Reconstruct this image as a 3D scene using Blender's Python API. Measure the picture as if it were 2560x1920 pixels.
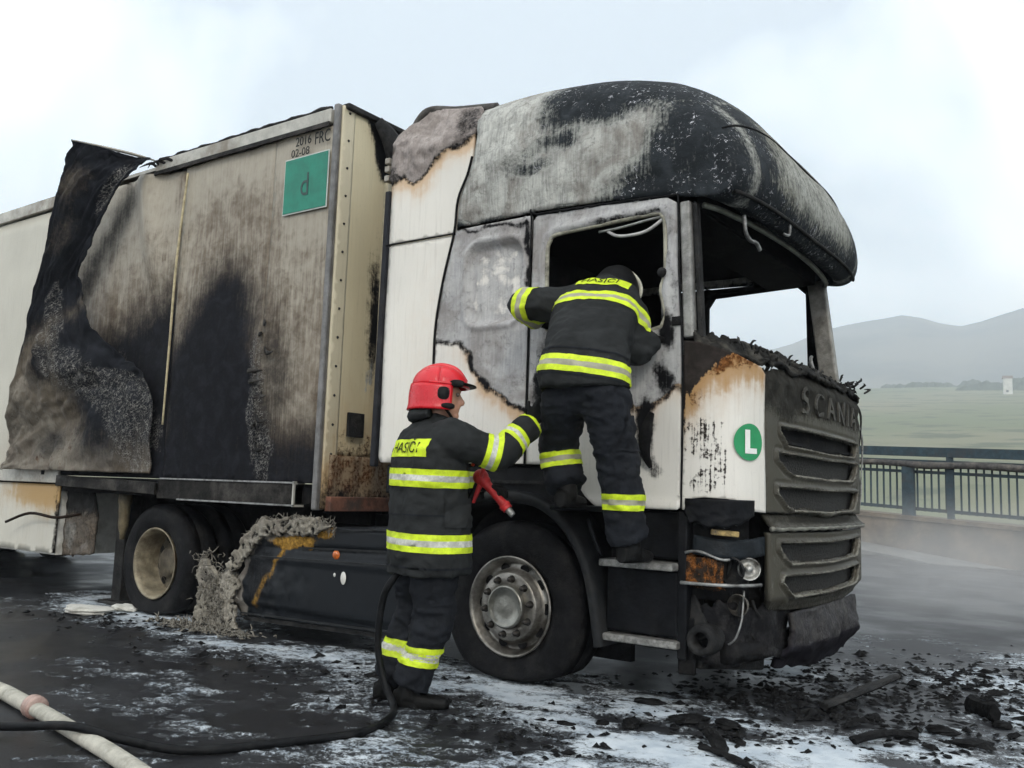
import bpy, bmesh, math, random
import numpy as np
from mathutils import Vector, Matrix
from mathutils.geometry import delaunay_2d_cdt
from mathutils.bvhtree import BVHTree

for o in list(bpy.data.objects):
    bpy.data.objects.remove(o)
SC = bpy.context.scene
COL = SC.collection
random.seed(7)
RNG = np.random.default_rng(11)
PI = math.pi
R = math.radians

# ------------------------------------------------------------------ camera
cam_d = bpy.data.cameras.new('camera')
cam = bpy.data.objects.new('camera', cam_d)
COL.objects.link(cam)
yaw, pit, rol = R(35.526), R(6.702), R(1.916)
fwd = Vector((-math.sin(yaw) * math.cos(pit), math.cos(yaw) * math.cos(pit), math.sin(pit)))
rgt = Vector((math.cos(yaw), math.sin(yaw), 0))
upv = rgt.cross(fwd)
r2 = rgt * math.cos(rol) + upv * math.sin(rol)
u2 = upv * math.cos(rol) - rgt * math.sin(rol)
M = Matrix((r2, u2, -fwd)).transposed().to_4x4()
M.translation = Vector((3.232, -4.56, 1.148))
cam.matrix_world = M
cam_d.sensor_width = 36
cam_d.lens = 31.80
cam_d.clip_start = 0.05
cam_d.clip_end = 30000
SC.camera = cam

# ------------------------------------------------------------------ world, sun, exposure
SUN_AZ = Vector((0.62, -0.70, 0.62)).normalized()     # towards the sun
sun_el = math.asin(SUN_AZ.z)
W = bpy.data.worlds.new('World')
SC.world = W
W.use_nodes = True
wn, wl = W.node_tree.nodes, W.node_tree.links
wn.clear()
w_out = wn.new('ShaderNodeOutputWorld')
w_sky = wn.new('ShaderNodeTexSky')
w_sky.sky_type = 'NISHITA'
w_sky.sun_disc = False
w_sky.sun_elevation = sun_el
w_sky.sun_rotation = math.atan2(SUN_AZ.x, SUN_AZ.y)
w_sky.dust_density = 3.0
w_bg = wn.new('ShaderNodeBackground'); w_bg.inputs['Strength'].default_value = 0.10
wl.new(w_sky.outputs[0], w_bg.inputs['Color'])
w_tc = wn.new('ShaderNodeTexCoord')
w_map = wn.new('ShaderNodeMapping')
w_map.inputs['Scale'].default_value = (1.0, 1.0, 1.6)
w_map.inputs['Location'].default_value = (2.22, -1.28, 0.62)
wl.new(w_tc.outputs['Generated'], w_map.inputs['Vector'])
w_no = wn.new('ShaderNodeTexNoise')
w_no.inputs['Scale'].default_value = 1.6
w_no.inputs['Detail'].default_value = 5
w_no.inputs['Roughness'].default_value = 0.5
w_no.inputs['Distortion'].default_value = 0.4
wl.new(w_map.outputs[0], w_no.inputs['Vector'])
w_rp = wn.new('ShaderNodeValToRGB')
e = w_rp.color_ramp.elements
e[0].position = 0.40; e[0].color = (0.98, 1.10, 1.22, 1)
e[1].position = 0.63; e[1].color = (2.6, 2.56, 2.38, 1)
m_ = e.new(0.51); m_.color = (1.78, 1.88, 1.95, 1)
wl.new(w_no.outputs['Fac'], w_rp.inputs['Fac'])
w_bg2 = wn.new('ShaderNodeBackground'); w_bg2.inputs['Strength'].default_value = 1.0
wl.new(w_rp.outputs[0], w_bg2.inputs['Color'])
w_mx = wn.new('ShaderNodeMixShader'); w_mx.inputs[0].default_value = 0.86
wl.new(w_bg.outputs[0], w_mx.inputs[1]); wl.new(w_bg2.outputs[0], w_mx.inputs[2])
wl.new(w_mx.outputs[0], w_out.inputs['Surface'])

sun_d = bpy.data.lights.new('sun', 'SUN')
sun_d.energy = 1.2
sun_d.angle = R(14)
sun_d.color = (1.0, 0.92, 0.80)
sun = bpy.data.objects.new('sun', sun_d)
COL.objects.link(sun)
sun.rotation_euler = (-SUN_AZ).to_track_quat('-Z', 'Y').to_euler()
sun.location = (6, -8, 9)

SC.view_settings.view_transform = 'Standard'
SC.view_settings.look = 'None'
SC.view_settings.gamma = 1
SC.view_settings.exposure = -0.12
SC.view_settings.use_curve_mapping = False
SC.cycles.volume_step_rate = 2.0
SC.cycles.volume_max_steps = 64
SC.cycles.max_bounces = 5
SC.cycles.diffuse_bounces = 3
SC.cycles.volume_bounces = 2
SC.cycles.use_adaptive_sampling = True
SC.cycles.adaptive_threshold = 0.04

# ------------------------------------------------------------------ noise
def _h(i, j, k, s):
    n = (i.astype(np.int64) * 374761393 + j.astype(np.int64) * 668265263 + k.astype(np.int64) * 2147483647 + s * 974711) & 0xffffffff
    n = ((n ^ (n >> 13)) * 1274126177) & 0xffffffff
    n = ((n ^ (n >> 16)) * 2246822519) & 0xffffffff
    return ((n ^ (n >> 15)) & 0xffffff) / 16777215.0
def vn(x, y, z=None, s=0):
    x = np.asarray(x, float); y = np.asarray(y, float)
    z = np.zeros_like(x) if z is None else np.asarray(z, float)
    i, j, k = np.floor(x), np.floor(y), np.floor(z)
    fx, fy, fz = x - i, y - j, z - k
    fx = fx * fx * (3 - 2 * fx); fy = fy * fy * (3 - 2 * fy); fz = fz * fz * (3 - 2 * fz)
    r = 0
    for a in (0, 1):
        for b in (0, 1):
            for c in (0, 1):
                w = (fx if a else 1 - fx) * (fy if b else 1 - fy) * (fz if c else 1 - fz)
                r = r + w * _h(i + a, j + b, k + c, s)
    return r
def fbm(x, y, z=None, o=4, s=0, g=0.5):
    t, a, n = 0, 1.0, 0
    zz = np.zeros_like(np.asarray(x, float)) if z is None else z
    f = 1.0
    for q in range(o):
        t = t + a * vn(np.asarray(x) * f, np.asarray(y) * f, zz * f, s + q * 17)
        n += a; a *= g; f *= 2.03
    return t / n
def ss(a, b, x):
    t = np.clip((np.asarray(x, float) - a) / (b - a), 0, 1)
    return t * t * (3 - 2 * t)
def inpoly(px, py, poly):
    c = np.zeros(np.shape(px), bool)
    n = len(poly)
    for i in range(n):
        x1, y1 = poly[i]; x2, y2 = poly[(i + 1) % n]
        if y1 == y2: continue
        t = ((y1 > py) != (y2 > py)) & (px < (x2 - x1) * (py - y1) / (y2 - y1) + x1)
        c ^= t
    return c
def dline(px, py, pts, closed=False):
    d = np.full(np.shape(px), 1e9)
    n = len(pts)
    for i in range(n if closed else n - 1):
        x1, y1 = pts[i]; x2, y2 = pts[(i + 1) % n]
        dx, dy = x2 - x1, y2 - y1
        L = dx * dx + dy * dy + 1e-12
        t = np.clip(((px - x1) * dx + (py - y1) * dy) / L, 0, 1)
        d = np.minimum(d, np.hypot(px - x1 - t * dx, py - y1 - t * dy))
    return d
def pm(px, py, poly, soft):
    """soft polygon mask 0..1"""
    d = dline(px, py, poly, True)
    d = np.where(inpoly(px, py, poly), -d, d)
    return 1 - ss(-soft * .5, soft * .5, d)
def lm(px, py, pts, w):
    return 1 - ss(0, w, dline(px, py, pts))
def bl(px, py, cx, cy, rx, ry):
    return np.clip(1.3 * np.exp(-(((px - cx) / rx) ** 2 + ((py - cy) / ry) ** 2)), 0, 1)

# ------------------------------------------------------------------ object helpers
WL = {}
def tag(o, label=None, cat=None, group=None, kind=None):
    if label: o['label'] = label
    if cat: o['category'] = cat
    if group: o['group'] = group
    if kind: o['kind'] = kind
    return o
def empty(name, loc, label, cat, group=None):
    o = bpy.data.objects.new(name, None)
    o.empty_display_size = 0.2
    COL.objects.link(o)
    o.location = loc
    WL[o.name] = np.array(loc, float)
    return tag(o, label, cat, group)
def mk(name, V, F, mat, parent=None, smooth=False, attrs=None, loc=None, solid=0.0, bev=0.0, mi=None):
    """mesh object from WORLD coordinates"""
    base = WL[parent.name] if parent is not None else (np.array(loc, float) if loc is not None else np.zeros(3))
    V = np.asarray(V, float).reshape(-1, 3) - base
    me = bpy.data.meshes.new(name)
    me.from_pydata([tuple(v) for v in V], [], [tuple(int(i) for i in f) for f in F])
    for m in (mat if isinstance(mat, (list, tuple)) else [mat]):
        me.materials.append(m)
    if mi is not None:
        me.polygons.foreach_set('material_index', list(mi))
    if attrs:
        for k, a in attrs.items():
            at = me.attributes.new(k, 'FLOAT', 'POINT')
            at.data.foreach_set('value', np.ascontiguousarray(a, dtype=np.float32))
    if smooth:
        me.polygons.foreach_set('use_smooth', [True] * len(me.polygons))
    me.update()
    o = bpy.data.objects.new(name, me)
    COL.objects.link(o)
    if parent is not None:
        o.parent = parent
    else:
        o.location = base
    WL[o.name] = base
    if solid:
        m = o.modifiers.new('solid', 'SOLIDIFY'); m.thickness = solid; m.offset = -1
    if bev:
        m = o.modifiers.new('bevel', 'BEVEL'); m.width = bev; m.segments = 2; m.limit_method = 'ANGLE'; m.angle_limit = R(40)
    return o
def inst(name, src, loc, parent, rot=None, scale=None):
    """another object sharing src's mesh; loc is its WORLD offset from the parent's origin"""
    o = bpy.data.objects.new(name, src.data)
    COL.objects.link(o)
    o.parent = parent
    o.location = loc
    if rot: o.rotation_euler = rot
    if scale: o.scale = scale
    for m in src.modifiers:
        n = o.modifiers.new(m.name, m.type)
        if m.type == 'BEVEL':
            n.width, n.segments, n.limit_method, n.angle_limit = m.width, m.segments, m.limit_method, m.angle_limit
        elif m.type == 'SOLIDIFY':
            n.thickness, n.offset = m.thickness, m.offset
    WL[o.name] = WL[parent.name]
    return o
class MB:
    def __init__(s): s.V = []; s.F = []; s.n = 0
    def add(s, VF):
        V, F = VF
        V = np.asarray(V, float).reshape(-1, 3)
        s.V.append(V); s.F += [[i + s.n for i in f] for f in F]; s.n += len(V)
        return s
    def get(s): return np.concatenate(s.V), s.F
def box(x0, x1, y0, y1, z0, z1):
    V = [(x, y, z) for x in (x0, x1) for y in (y0, y1) for z in (z0, z1)]
    return V, [(0, 1, 3, 2), (4, 6, 7, 5), (0, 4, 5, 1), (2, 3, 7, 6), (0, 2, 6, 4), (1, 5, 7, 3)]
def bar(p, q, w, h, up=(0, 0, 1)):
    p, q = Vector(p), Vector(q)
    d = (q - p).normalized()
    s = d.cross(Vector(up)).normalized(); t = s.cross(d)
    V = []
    for c in (p, q):
        for a, b in ((-1, -1), (1, -1), (1, 1), (-1, 1)):
            V.append(tuple(c + s * (a * w / 2) + t * (b * h / 2)))
    return V, [(0, 1, 2, 3), (7, 6, 5, 4), (0, 4, 5, 1), (1, 5, 6, 2), (2, 6, 7, 3), (3, 7, 4, 0)]
def cr(P, res):
    P = np.asarray(P, float); n = len(P)
    if n < 3 or res <= 1: return P
    out = []
    for i in range(n - 1):
        p0 = P[max(i - 1, 0)]; p1 = P[i]; p2 = P[i + 1]; p3 = P[min(i + 2, n - 1)]
        for k in range(res):
            t = k / res
            out.append(.5 * ((2 * p1) + (-p0 + p2) * t + (2 * p0 - 5 * p1 + 4 * p2 - p3) * t * t + (-p0 + 3 * p1 - 3 * p2 + p3) * t ** 3))
    out.append(P[-1])
    return np.array(out)
def tube(P, r, n=10, res=6, cap=True, flat=1.0, fdir=(0, 0, 1)):
    """smooth tube through points; r scalar or per-point; flat squashes along fdir"""
    P = np.asarray(P, float)
    rr = np.full(len(P), r, float) if np.isscalar(r) else np.asarray(r, float)
    Q = cr(np.column_stack([P, rr]), res)
    C, rad = Q[:, :3], Q[:, 3]
    V, F = [], []
    T = np.gradient(C, axis=0)
    T /= np.linalg.norm(T, axis=1)[:, None] + 1e-12
    a = np.array([0, 0, 1.0]) if abs(T[0][2]) < .9 else np.array([1.0, 0, 0])
    N = np.cross(T[0], a); N /= np.linalg.norm(N)
    fd = np.array(fdir, float)
    for i in range(len(C)):
        N = N - T[i] * (N @ T[i]); N /= np.linalg.norm(N) + 1e-12
        B = np.cross(T[i], N)
        for k in range(n):
            t = 2 * PI * k / n
            d = (N * math.cos(t) + B * math.sin(t)) * rad[i]
            if flat != 1.0:
                d = d - fd * (d @ fd) * (1 - flat)
            V.append(C[i] + d)
    for i in range(len(C) - 1):
        for k in range(n):
            F.append((i * n + k, i * n + (k + 1) % n, (i + 1) * n + (k + 1) % n, (i + 1) * n + k))
    if cap:
        F.append(tuple(range(n - 1, -1, -1))); m = (len(C) - 1) * n
        F.append(tuple(range(m, m + n)))
    return np.array(V), F
def lathe(prof, c, n=48, axis=1, sgn=-1, closed=False):
    """profile [(r, d)], d measured from c along sgn*axis"""
    V, F = [], []
    ax = [i for i in range(3) if i != axis]
    for r, d in prof:
        for k in range(n):
            t = 2 * PI * k / n
            v = [0, 0, 0]
            v[ax[0]] = c[ax[0]] + r * math.cos(t)
            v[ax[1]] = c[ax[1]] + r * math.sin(t)
            v[axis] = c[axis] + sgn * d
            V.append(v)
    m = len(prof)
    for i in range(m if closed else m - 1):
        for k in range(n):
            j = (i + 1) % m
            F.append((i * n + k, i * n + (k + 1) % n, j * n + (k + 1) % n, j * n + k))
    return np.array(V), F
def loft(secs, n=24, cap=True):
    """secs: (center, axis_a, axis_b, ra, rb, power)"""
    V, F = [], []
    for c, A, B, ra, rb, p in secs:
        c, A, B = np.array(c, float), np.array(A, float), np.array(B, float)
        for k in range(n):
            t = 2 * PI * k / n
            ca, sa = math.cos(t), math.sin(t)
            V.append(c + A * ra * math.copysign(abs(ca) ** (2 / p), ca) + B * rb * math.copysign(abs(sa) ** (2 / p), sa))
    for i in range(len(secs) - 1):
        for k in range(n):
            F.append((i * n + k, i * n + (k + 1) % n, (i + 1) * n + (k + 1) % n, (i + 1) * n + k))
    if cap:
        F.append(tuple(range(n - 1, -1, -1))); m = (len(secs) - 1) * n
        F.append(tuple(range(m, m + n)))
    return np.array(V), F
def dens(poly, step, closed=True):
    out = []
    n = len(poly)
    for i in range(n if closed else n - 1):
        a, b = np.array(poly[i], float), np.array(poly[(i + 1) % n], float)
        k = max(1, int(round(np.hypot(*(b - a)) / step)))
        for q in range(k): out.append(tuple(a + (b - a) * q / k))
    if not closed: out.append(tuple(poly[-1]))
    return out
def rrect(x0, x1, z0, z1, r, n=5):
    P = []
    for cx, cz, a0 in ((x1 - r, z1 - r, 0), (x0 + r, z1 - r, 90), (x0 + r, z0 + r, 180), (x1 - r, z0 + r, 270)):
        for k in range(n + 1):
            a = R(a0 + 90 * k / n)
            P.append((cx + r * math.cos(a), cz + r * math.sin(a)))
    return P
def ptri(outline, holes, step):
    """fine triangulation of a 2-D outline with holes"""
    loops = [dens(outline, step)] + [dens(h, step) for h in holes]
    pts, ed = [], []
    for L in loops:
        s = len(pts); pts += L
        ed += [(s + i, s + (i + 1) % len(L)) for i in range(len(L))]
    A = np.array(outline)
    xs = np.arange(A[:, 0].min() + step / 2, A[:, 0].max(), step)
    zs = np.arange(A[:, 1].min() + step / 2, A[:, 1].max(), step)
    gx, gz = np.meshgrid(xs, zs)
    gx = gx.ravel() + RNG.uniform(-.2, .2, gx.size) * step; gz = gz.ravel() + RNG.uniform(-.2, .2, gz.size) * step
    ok = inpoly(gx, gz, loops[0])
    d = dline(gx, gz, outline, True)
    for h in holes:
        ok &= ~inpoly(gx, gz, h); d = np.minimum(d, dline(gx, gz, h, True))
    ok &= d > step * .45
    pts += list(zip(gx[ok], gz[ok]))
    v, e_, f, _, _, _ = delaunay_2d_cdt([Vector(p) for p in pts], ed, [], 0, 1e-6)
    P = np.array([(q.x, q.y) for q in v])
    T = np.array([t for t in f if len(t) == 3])
    c = P[T].mean(1)
    ok = inpoly(c[:, 0], c[:, 1], loops[0])
    for h in holes: ok &= ~inpoly(c[:, 0], c[:, 1], h)
    T = T[ok]
    a, b, q = P[T[:, 0]], P[T[:, 1]], P[T[:, 2]]
    cw = ((b - a)[:, 0] * (q - a)[:, 1] - (b - a)[:, 1] * (q - a)[:, 0]) < 0
    T[cw] = T[cw][:, ::-1]
    return P, T
def warp(u, v, a):
    return (u + (fbm(u * 3.1 + 7, v * 3.1, o=3, s=201) - .5) * a * 2.4 + (fbm(u * 14, v * 14, o=3, s=203) - .5) * a * .8,
            v + (fbm(u * 3.1, v * 3.1 + 5, o=3, s=202) - .5) * a * 2.4 + (fbm(u * 14, v * 14, o=3, s=204) - .5) * a * .8)
def panel(name, outline, holes, step, mapf, mat, parent, masks=None, thick=0.012, loc=None, wp=.06):
    P, T = ptri(outline, holes, step)
    u, v = P[:, 0], P[:, 1]
    V = np.column_stack(mapf(u, v))
    uw, vw = warp(u, v, wp)
    at = {k: np.clip(f(uw, vw), 0, 1) for k, f in (masks or {}).items()}
    return mk(name, V, T, mat, parent, True, at, loc, solid=thick)
def gridsurf(name, nu, nv, fn, mat, parent, masks=None, thick=0.0, closed_u=False, flip=False, loc=None):
    u, v = np.meshgrid(np.linspace(0, 1, nu), np.linspace(0, 1, nv), indexing='ij')
    u, v = u.ravel(), v.ravel()
    V = np.column_stack(fn(u, v))
    F = []
    for i in range(nu - 1):
        for j in range(nv - 1):
            f = (i * nv + j, (i + 1) * nv + j, (i + 1) * nv + j + 1, i * nv + j + 1)
            F.append(f[::-1] if flip else f)
    at = {k: np.clip(f(V[:, 0], V[:, 1], V[:, 2], u, v), 0, 1) for k, f in (masks or {}).items()}
    return mk(name, V, F, mat, parent, True, at, loc, solid=thick)

def text_vf(s, size, extrude=0.0):
    """mesh of a text in its own XY plane, centred"""
    cu = bpy.data.curves.new('t', 'FONT')
    cu.body = s; cu.size = size; cu.extrude = extrude; cu.align_x = 'CENTER'; cu.align_y = 'CENTER'; cu.resolution_u = 4
    o = bpy.data.objects.new('t', cu); COL.objects.link(o)
    dg = bpy.context.evaluated_depsgraph_get(); dg.update()
    me = bpy.data.meshes.new_from_object(o.evaluated_get(dg))
    V = np.array([tuple(v.co) for v in me.vertices]); F = [tuple(p.vertices) for p in me.polygons]
    bpy.data.objects.remove(o); bpy.data.curves.remove(cu); bpy.data.meshes.remove(me)
    return V, F

# ------------------------------------------------------------------ materials
class NT:
    def __init__(s, name):
        s.m = bpy.data.materials.new(name); s.m.use_nodes = True
        s.t = s.m.node_tree; s.t.nodes.clear()
        s.out = s.t.nodes.new('ShaderNodeOutputMaterial')
        s.b = s.t.nodes.new('ShaderNodeBsdfPrincipled')
        s.t.links.new(s.b.outputs[0], s.out.inputs['Surface'])
        s._tc = None
    def new(s, t, **k):
        n = s.t.nodes.new(t)
        for a, b in k.items(): setattr(n, a, b)
        return n
    def lk(s, a, b):
        if isinstance(a, (int, float)): b.default_value = a
        elif isinstance(a, (tuple, list)):
            b.default_value = tuple(a) + ((1,) if len(a) == 3 and b.type == 'RGBA' else ())
        else: s.t.links.new(a, b)
    def co(s):
        if s._tc is None: s._tc = s.new('ShaderNodeTexCoord').outputs['Object']
        return s._tc
    def mp(s, scale, loc=(0, 0, 0)):
        n = s.new('ShaderNodeMapping'); s.lk(s.co(), n.inputs['Vector'])
        n.inputs['Scale'].default_value = scale; n.inputs['Location'].default_value = loc
        return n.outputs[0]
    def noise(s, scale, det=4, rough=.55, vec=None, dist=0.0):
        n = s.new('ShaderNodeTexNoise'); s.lk(vec if vec is not None else s.co(), n.inputs['Vector'])
        n.inputs['Scale'].default_value = scale; n.inputs['Detail'].default_value = det
        n.inputs['Roughness'].default_value = rough; n.inputs['Distortion'].default_value = dist
        return n.outputs['Fac']
    def vor(s, scale, feature='DISTANCE_TO_EDGE', vec=None):
        n = s.new('ShaderNodeTexVoronoi', feature=feature); s.lk(vec if vec is not None else s.co(), n.inputs['Vector'])
        n.inputs['Scale'].default_value = scale
        return n.outputs['Distance']
    def ma(s, op, a, b=0.0, c=None, clamp=False):
        n = s.new('ShaderNodeMath', operation=op, use_clamp=clamp)
        s.lk(a, n.inputs[0]); s.lk(b, n.inputs[1])
        if c is not None: s.lk(c, n.inputs[2])
        return n.outputs[0]
    def sst(s, a, b, x):
        n = s.new('ShaderNodeMapRange', interpolation_type='SMOOTHSTEP')
        s.lk(x, n.inputs['Value']); n.inputs['From Min'].default_value = a; n.inputs['From Max'].default_value = b
        return n.outputs['Result']
    def mix(s, f, a, b, blend='MIX'):
        n = s.new('ShaderNodeMix', data_type='RGBA', blend_type=blend)
        s.lk(f, n.inputs['Factor']); s.lk(a, n.inputs['A']); s.lk(b, n.inputs['B'])
        for i in n.inputs:
            pass
        return n.outputs['Result']
    def mixc(s, f, a, b, blend='MIX'):
        n = s.new('ShaderNodeMixRGB', blend_type=blend)
        s.lk(f, n.inputs[0]); s.lk(a, n.inputs[1]); s.lk(b, n.inputs[2])
        return n.outputs[0]
    def mixf(s, f, a, b):
        n = s.new('ShaderNodeMix', data_type='FLOAT')
        s.lk(f, n.inputs[0]); s.lk(a, n.inputs[2]); s.lk(b, n.inputs[3])
        return n.outputs[0]
    def at(s, name):
        n = s.new('ShaderNodeAttribute', attribute_name=name); return n.outputs['Fac']
    def bump(s, h, strength=.3, dist=.01):
        n = s.new('ShaderNodeBump'); n.inputs['Strength'].default_value = strength; n.inputs['Distance'].default_value = dist
        s.lk(h, n.inputs['Height']); s.t.links.new(n.outputs[0], s.b.inputs['Normal'])
    def fin(s, col, rough=.5, metal=0.0, spec=.5):
        s.lk(col, s.b.inputs['Base Color']); s.lk(rough, s.b.inputs['Roughness']); s.lk(metal, s.b.inputs['Metallic'])
        s.lk(spec, s.b.inputs['Specular IOR Level'])
        return s.m
def plain(name, col, rough=.6, metal=0.0, var=.25, scale=14, bump=.15, dirt=None, spec=.4):
    t = NT(name)
    if max(col) < .06:
        spec = min(spec, .10)
        col = tuple(x * .5 for x in col)
        dirt = tuple(x * .6 for x in dirt) if dirt else None
    n = t.noise(scale, 6, .65); n2 = t.noise(scale * 5, 3, .6)
    lo = tuple(c * (1 - var) for c in col); hi = tuple(min(1, c * (1 + var)) for c in col)
    c = t.mixc(t.sst(.3, .7, n), lo, hi)
    if dirt:
        d = t.sst(.45, .7, t.noise(scale * .35, 6, .7))
        c = t.mixc(d, c, dirt)
    t.bump(n2, bump, .01)
    return t.fin(c, t.mixf(n, rough * .8, min(1, rough * 1.2)), metal, spec)
def burnt(name, base, soot=(.006, .006, .007), ash=(.36, .37, .34), ash2=(.52, .52, .50), rust=(.23, .085, .022), smoke=(.30, .20, .12),
          rough=.42, scale=9.0, bump=.5, fleck=.0, crack=False, streak=1.0, edge=.55, amp=.75, stain=.5, spec=.35):
    """sheet metal with fire damage: vertex masks (soot, ash, rust, smoke) broken up by noise"""
    t = NT(name)
    n1 = t.noise(scale, 6, .62, dist=.35)
    n2 = t.noise(scale * 4.5, 4, .7)
    st = t.noise(1.0, 3, .6, vec=t.mp((26, 26, 1.6)), dist=.2)
    st2 = t.noise(1.0, 2, .6, vec=t.mp((70, 70, 3.0), (3, 1, 7)))
    n0 = t.noise(1.7, 2, .5)
    brk = t.ma('ADD', t.ma('MULTIPLY', t.ma('SUBTRACT', n1, .5), 1.25), t.ma('MULTIPLY', t.ma('SUBTRACT', st, .5), .55 * streak))
    brk2 = t.ma('ADD', t.ma('MULTIPLY', t.ma('SUBTRACT', n2, .5), .9), t.ma('MULTIPLY', brk, .6))
    c = t.mixc(t.sst(.25, .75, n0), tuple(x * .9 for x in base), base)
    c = t.mixc(t.ma('MULTIPLY', t.sst(.5, .8, st2), .25), c, tuple(x * .55 for x in base))
    c = t.mixc(t.ma('MULTIPLY', t.sst(.58, .72, n2), .18), c, tuple(x * .4 for x in base))
    A = t.at('ash'); S = t.at('soot'); Rr = t.at('rust'); K = t.at('smoke')
    # smoke tint
    kf = t.sst(0, 1.05, t.ma('ADD', K, t.ma('MULTIPLY', t.ma('ADD', brk, t.ma('MULTIPLY', t.ma('SUBTRACT', st2, .5), .5)), t.ma('MULTIPLY', t.ma('MULTIPLY', K, t.ma('SUBTRACT', 1.05, K)), 2.4))))
    c = t.mixc(kf, c, t.mixc(t.sst(.45, .95, kf), tuple(.45 * b + .55 * s for b, s in zip(base, smoke)), smoke))
    # bare ash-grey metal
    af = t.sst(.42, .58, t.ma('ADD', A, t.ma('MULTIPLY', brk, .55)))
    ac = t.mixc(t.sst(.3, .7, t.ma('ADD', t.ma('MULTIPLY', n1, .55), t.ma('MULTIPLY', st2, .45))), ash, ash2)
    ac = t.mixc(t.ma('MULTIPLY', t.sst(.52, .7, t.noise(scale * 1.7, 5, .7, dist=1.2)), .55), ac, tuple(x * .42 for x in ash))
    ac = t.mixc(t.ma('MULTIPLY', t.sst(.44, .68, t.noise(3.1, 4, .65, dist=.7)), stain), ac, (.13, .105, .088))
    c = t.mixc(af, c, ac)
    rf = t.sst(.4, .65, t.ma('ADD', Rr, t.ma('MULTIPLY', brk2, .8)))
    c = t.mixc(rf, c, t.mixc(t.sst(.35, .65, n2), rust, tuple(x * .35 for x in rust)))
    sf = t.sst(.5 - edge * .5, .5 + edge * .5, t.ma('ADD', S, t.ma('MULTIPLY', t.ma('ADD', brk2, t.ma('MULTIPLY', t.ma('SUBTRACT', st2, .5), streak * .6)), amp)))
    sc = t.mixc(t.sst(.4, .75, n1), soot, tuple(x * 1.9 + .001 for x in soot))
    c = t.mixc(sf, c, sc)
    if fleck:
        fl = t.ma('MULTIPLY', t.sst(.58, .66, t.noise(38, 4, .75, dist=.8)), t.sst(.42, .62, t.noise(5.5, 2, .5)))
        c = t.mixc(t.ma('MULTIPLY', fl, t.ma('MULTIPLY', sf, fleck)), c, (.55, .55, .58))
    if crack:
        v = t.vor(46.0, vec=t.mixc(.12, t.co(), t.noise(14, 3)))
        ck = t.ma('SUBTRACT', 1.0, t.sst(.03, .16, v))
        ck = t.ma('MULTIPLY', ck, t.sst(.38, .6, t.ma('ADD', t.at('crack'), t.ma('MULTIPLY', brk, .9))))
        c = t.mixc(t.ma('MULTIPLY', ck, t.sst(.35, .75, n2)), c, (.25, .24, .22))
    h = t.ma('ADD', t.ma('MULTIPLY', n1, .6), t.ma('MULTIPLY', n2, .4))
    dmg = t.ma('MAXIMUM', t.ma('MAXIMUM', af, sf), rf)
    t.bump(t.ma('MULTIPLY', h, t.mixf(dmg, .12, 1.0)), bump, .012)
    return t.fin(c, t.mixf(dmg, rough, .8), 0.0, t.mixf(dmg, spec, .08))

M_SOOT = plain('soot_black', (.016, .016, .018), .75, 0, .6, 20, .6, dirt=(.035, .033, .032))
M_SOOTG = plain('soot_grey', (.035, .035, .036), .7, 0, .5, 16, .6, dirt=(.075, .072, .068))
M_BLACK = plain('black_plastic', (.013, .014, .017), .42, 0, .4, 8, .25, dirt=(.032, .032, .034))
M_RUBBER = plain('tyre_rubber', (.014, .014, .016), .62, 0, .5, 18, .5, dirt=(.035, .034, .033))
M_OLIVE = plain('scorched_grille', (.135, .128, .09), .6, .15, .35, 12, .5, dirt=(.05, .046, .036))
M_MESH = None
M_ALU = plain('dull_aluminium', (.34, .335, .32), .42, .75, .3, 12, .25, dirt=(.12, .11, .10))
M_RIM = plain('polished_rim', (.27, .255, .23), .40, .8, .4, 9, .3, dirt=(.06, .052, .042))
M_RIMB = plain('dusty_rim', (.25, .215, .15), .55, .35, .4, 9, .3, dirt=(.085, .06, .036))
M_STEEL = plain('bare_steel', (.30, .30, .29), .45, .6, .35, 20, .3, dirt=(.10, .095, .09))
M_RUST = plain('rusty_metal', (.24, .095, .028), .8, .1, .6, 38, .9, dirt=(.05, .028, .016))
M_CREAM = None
M_FIBRE = plain('ashen_fibre', (.20, .185, .155), .9, 0, .45, 40, .6, dirt=(.09, .08, .07))
M_CHAR = plain('charred_debris', (.014, .014, .015), .8, 0, .7, 25, .8, dirt=(.03, .03, .03))
M_WHITEP = plain('white_plastic', (.68, .67, .62), .5, 0, .12, 10, .2, dirt=(.36, .34, .29))
def mesh_mat():
    t = NT('grille_mesh')
    v = t.vor(75.0, 'F1')
    c = t.mixc(t.sst(.25, .5, v), (.006, .006, .006), (.024, .023, .021))
    c = t.mixc(t.ma('MULTIPLY', t.sst(.5, .7, t.noise(7, 6, .7)), .6), c, (.02, .02, .02))
    t.bump(v, .5, .008)
    return t.fin(c, .7, 0, .3)
M_MESH = mesh_mat()

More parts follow.
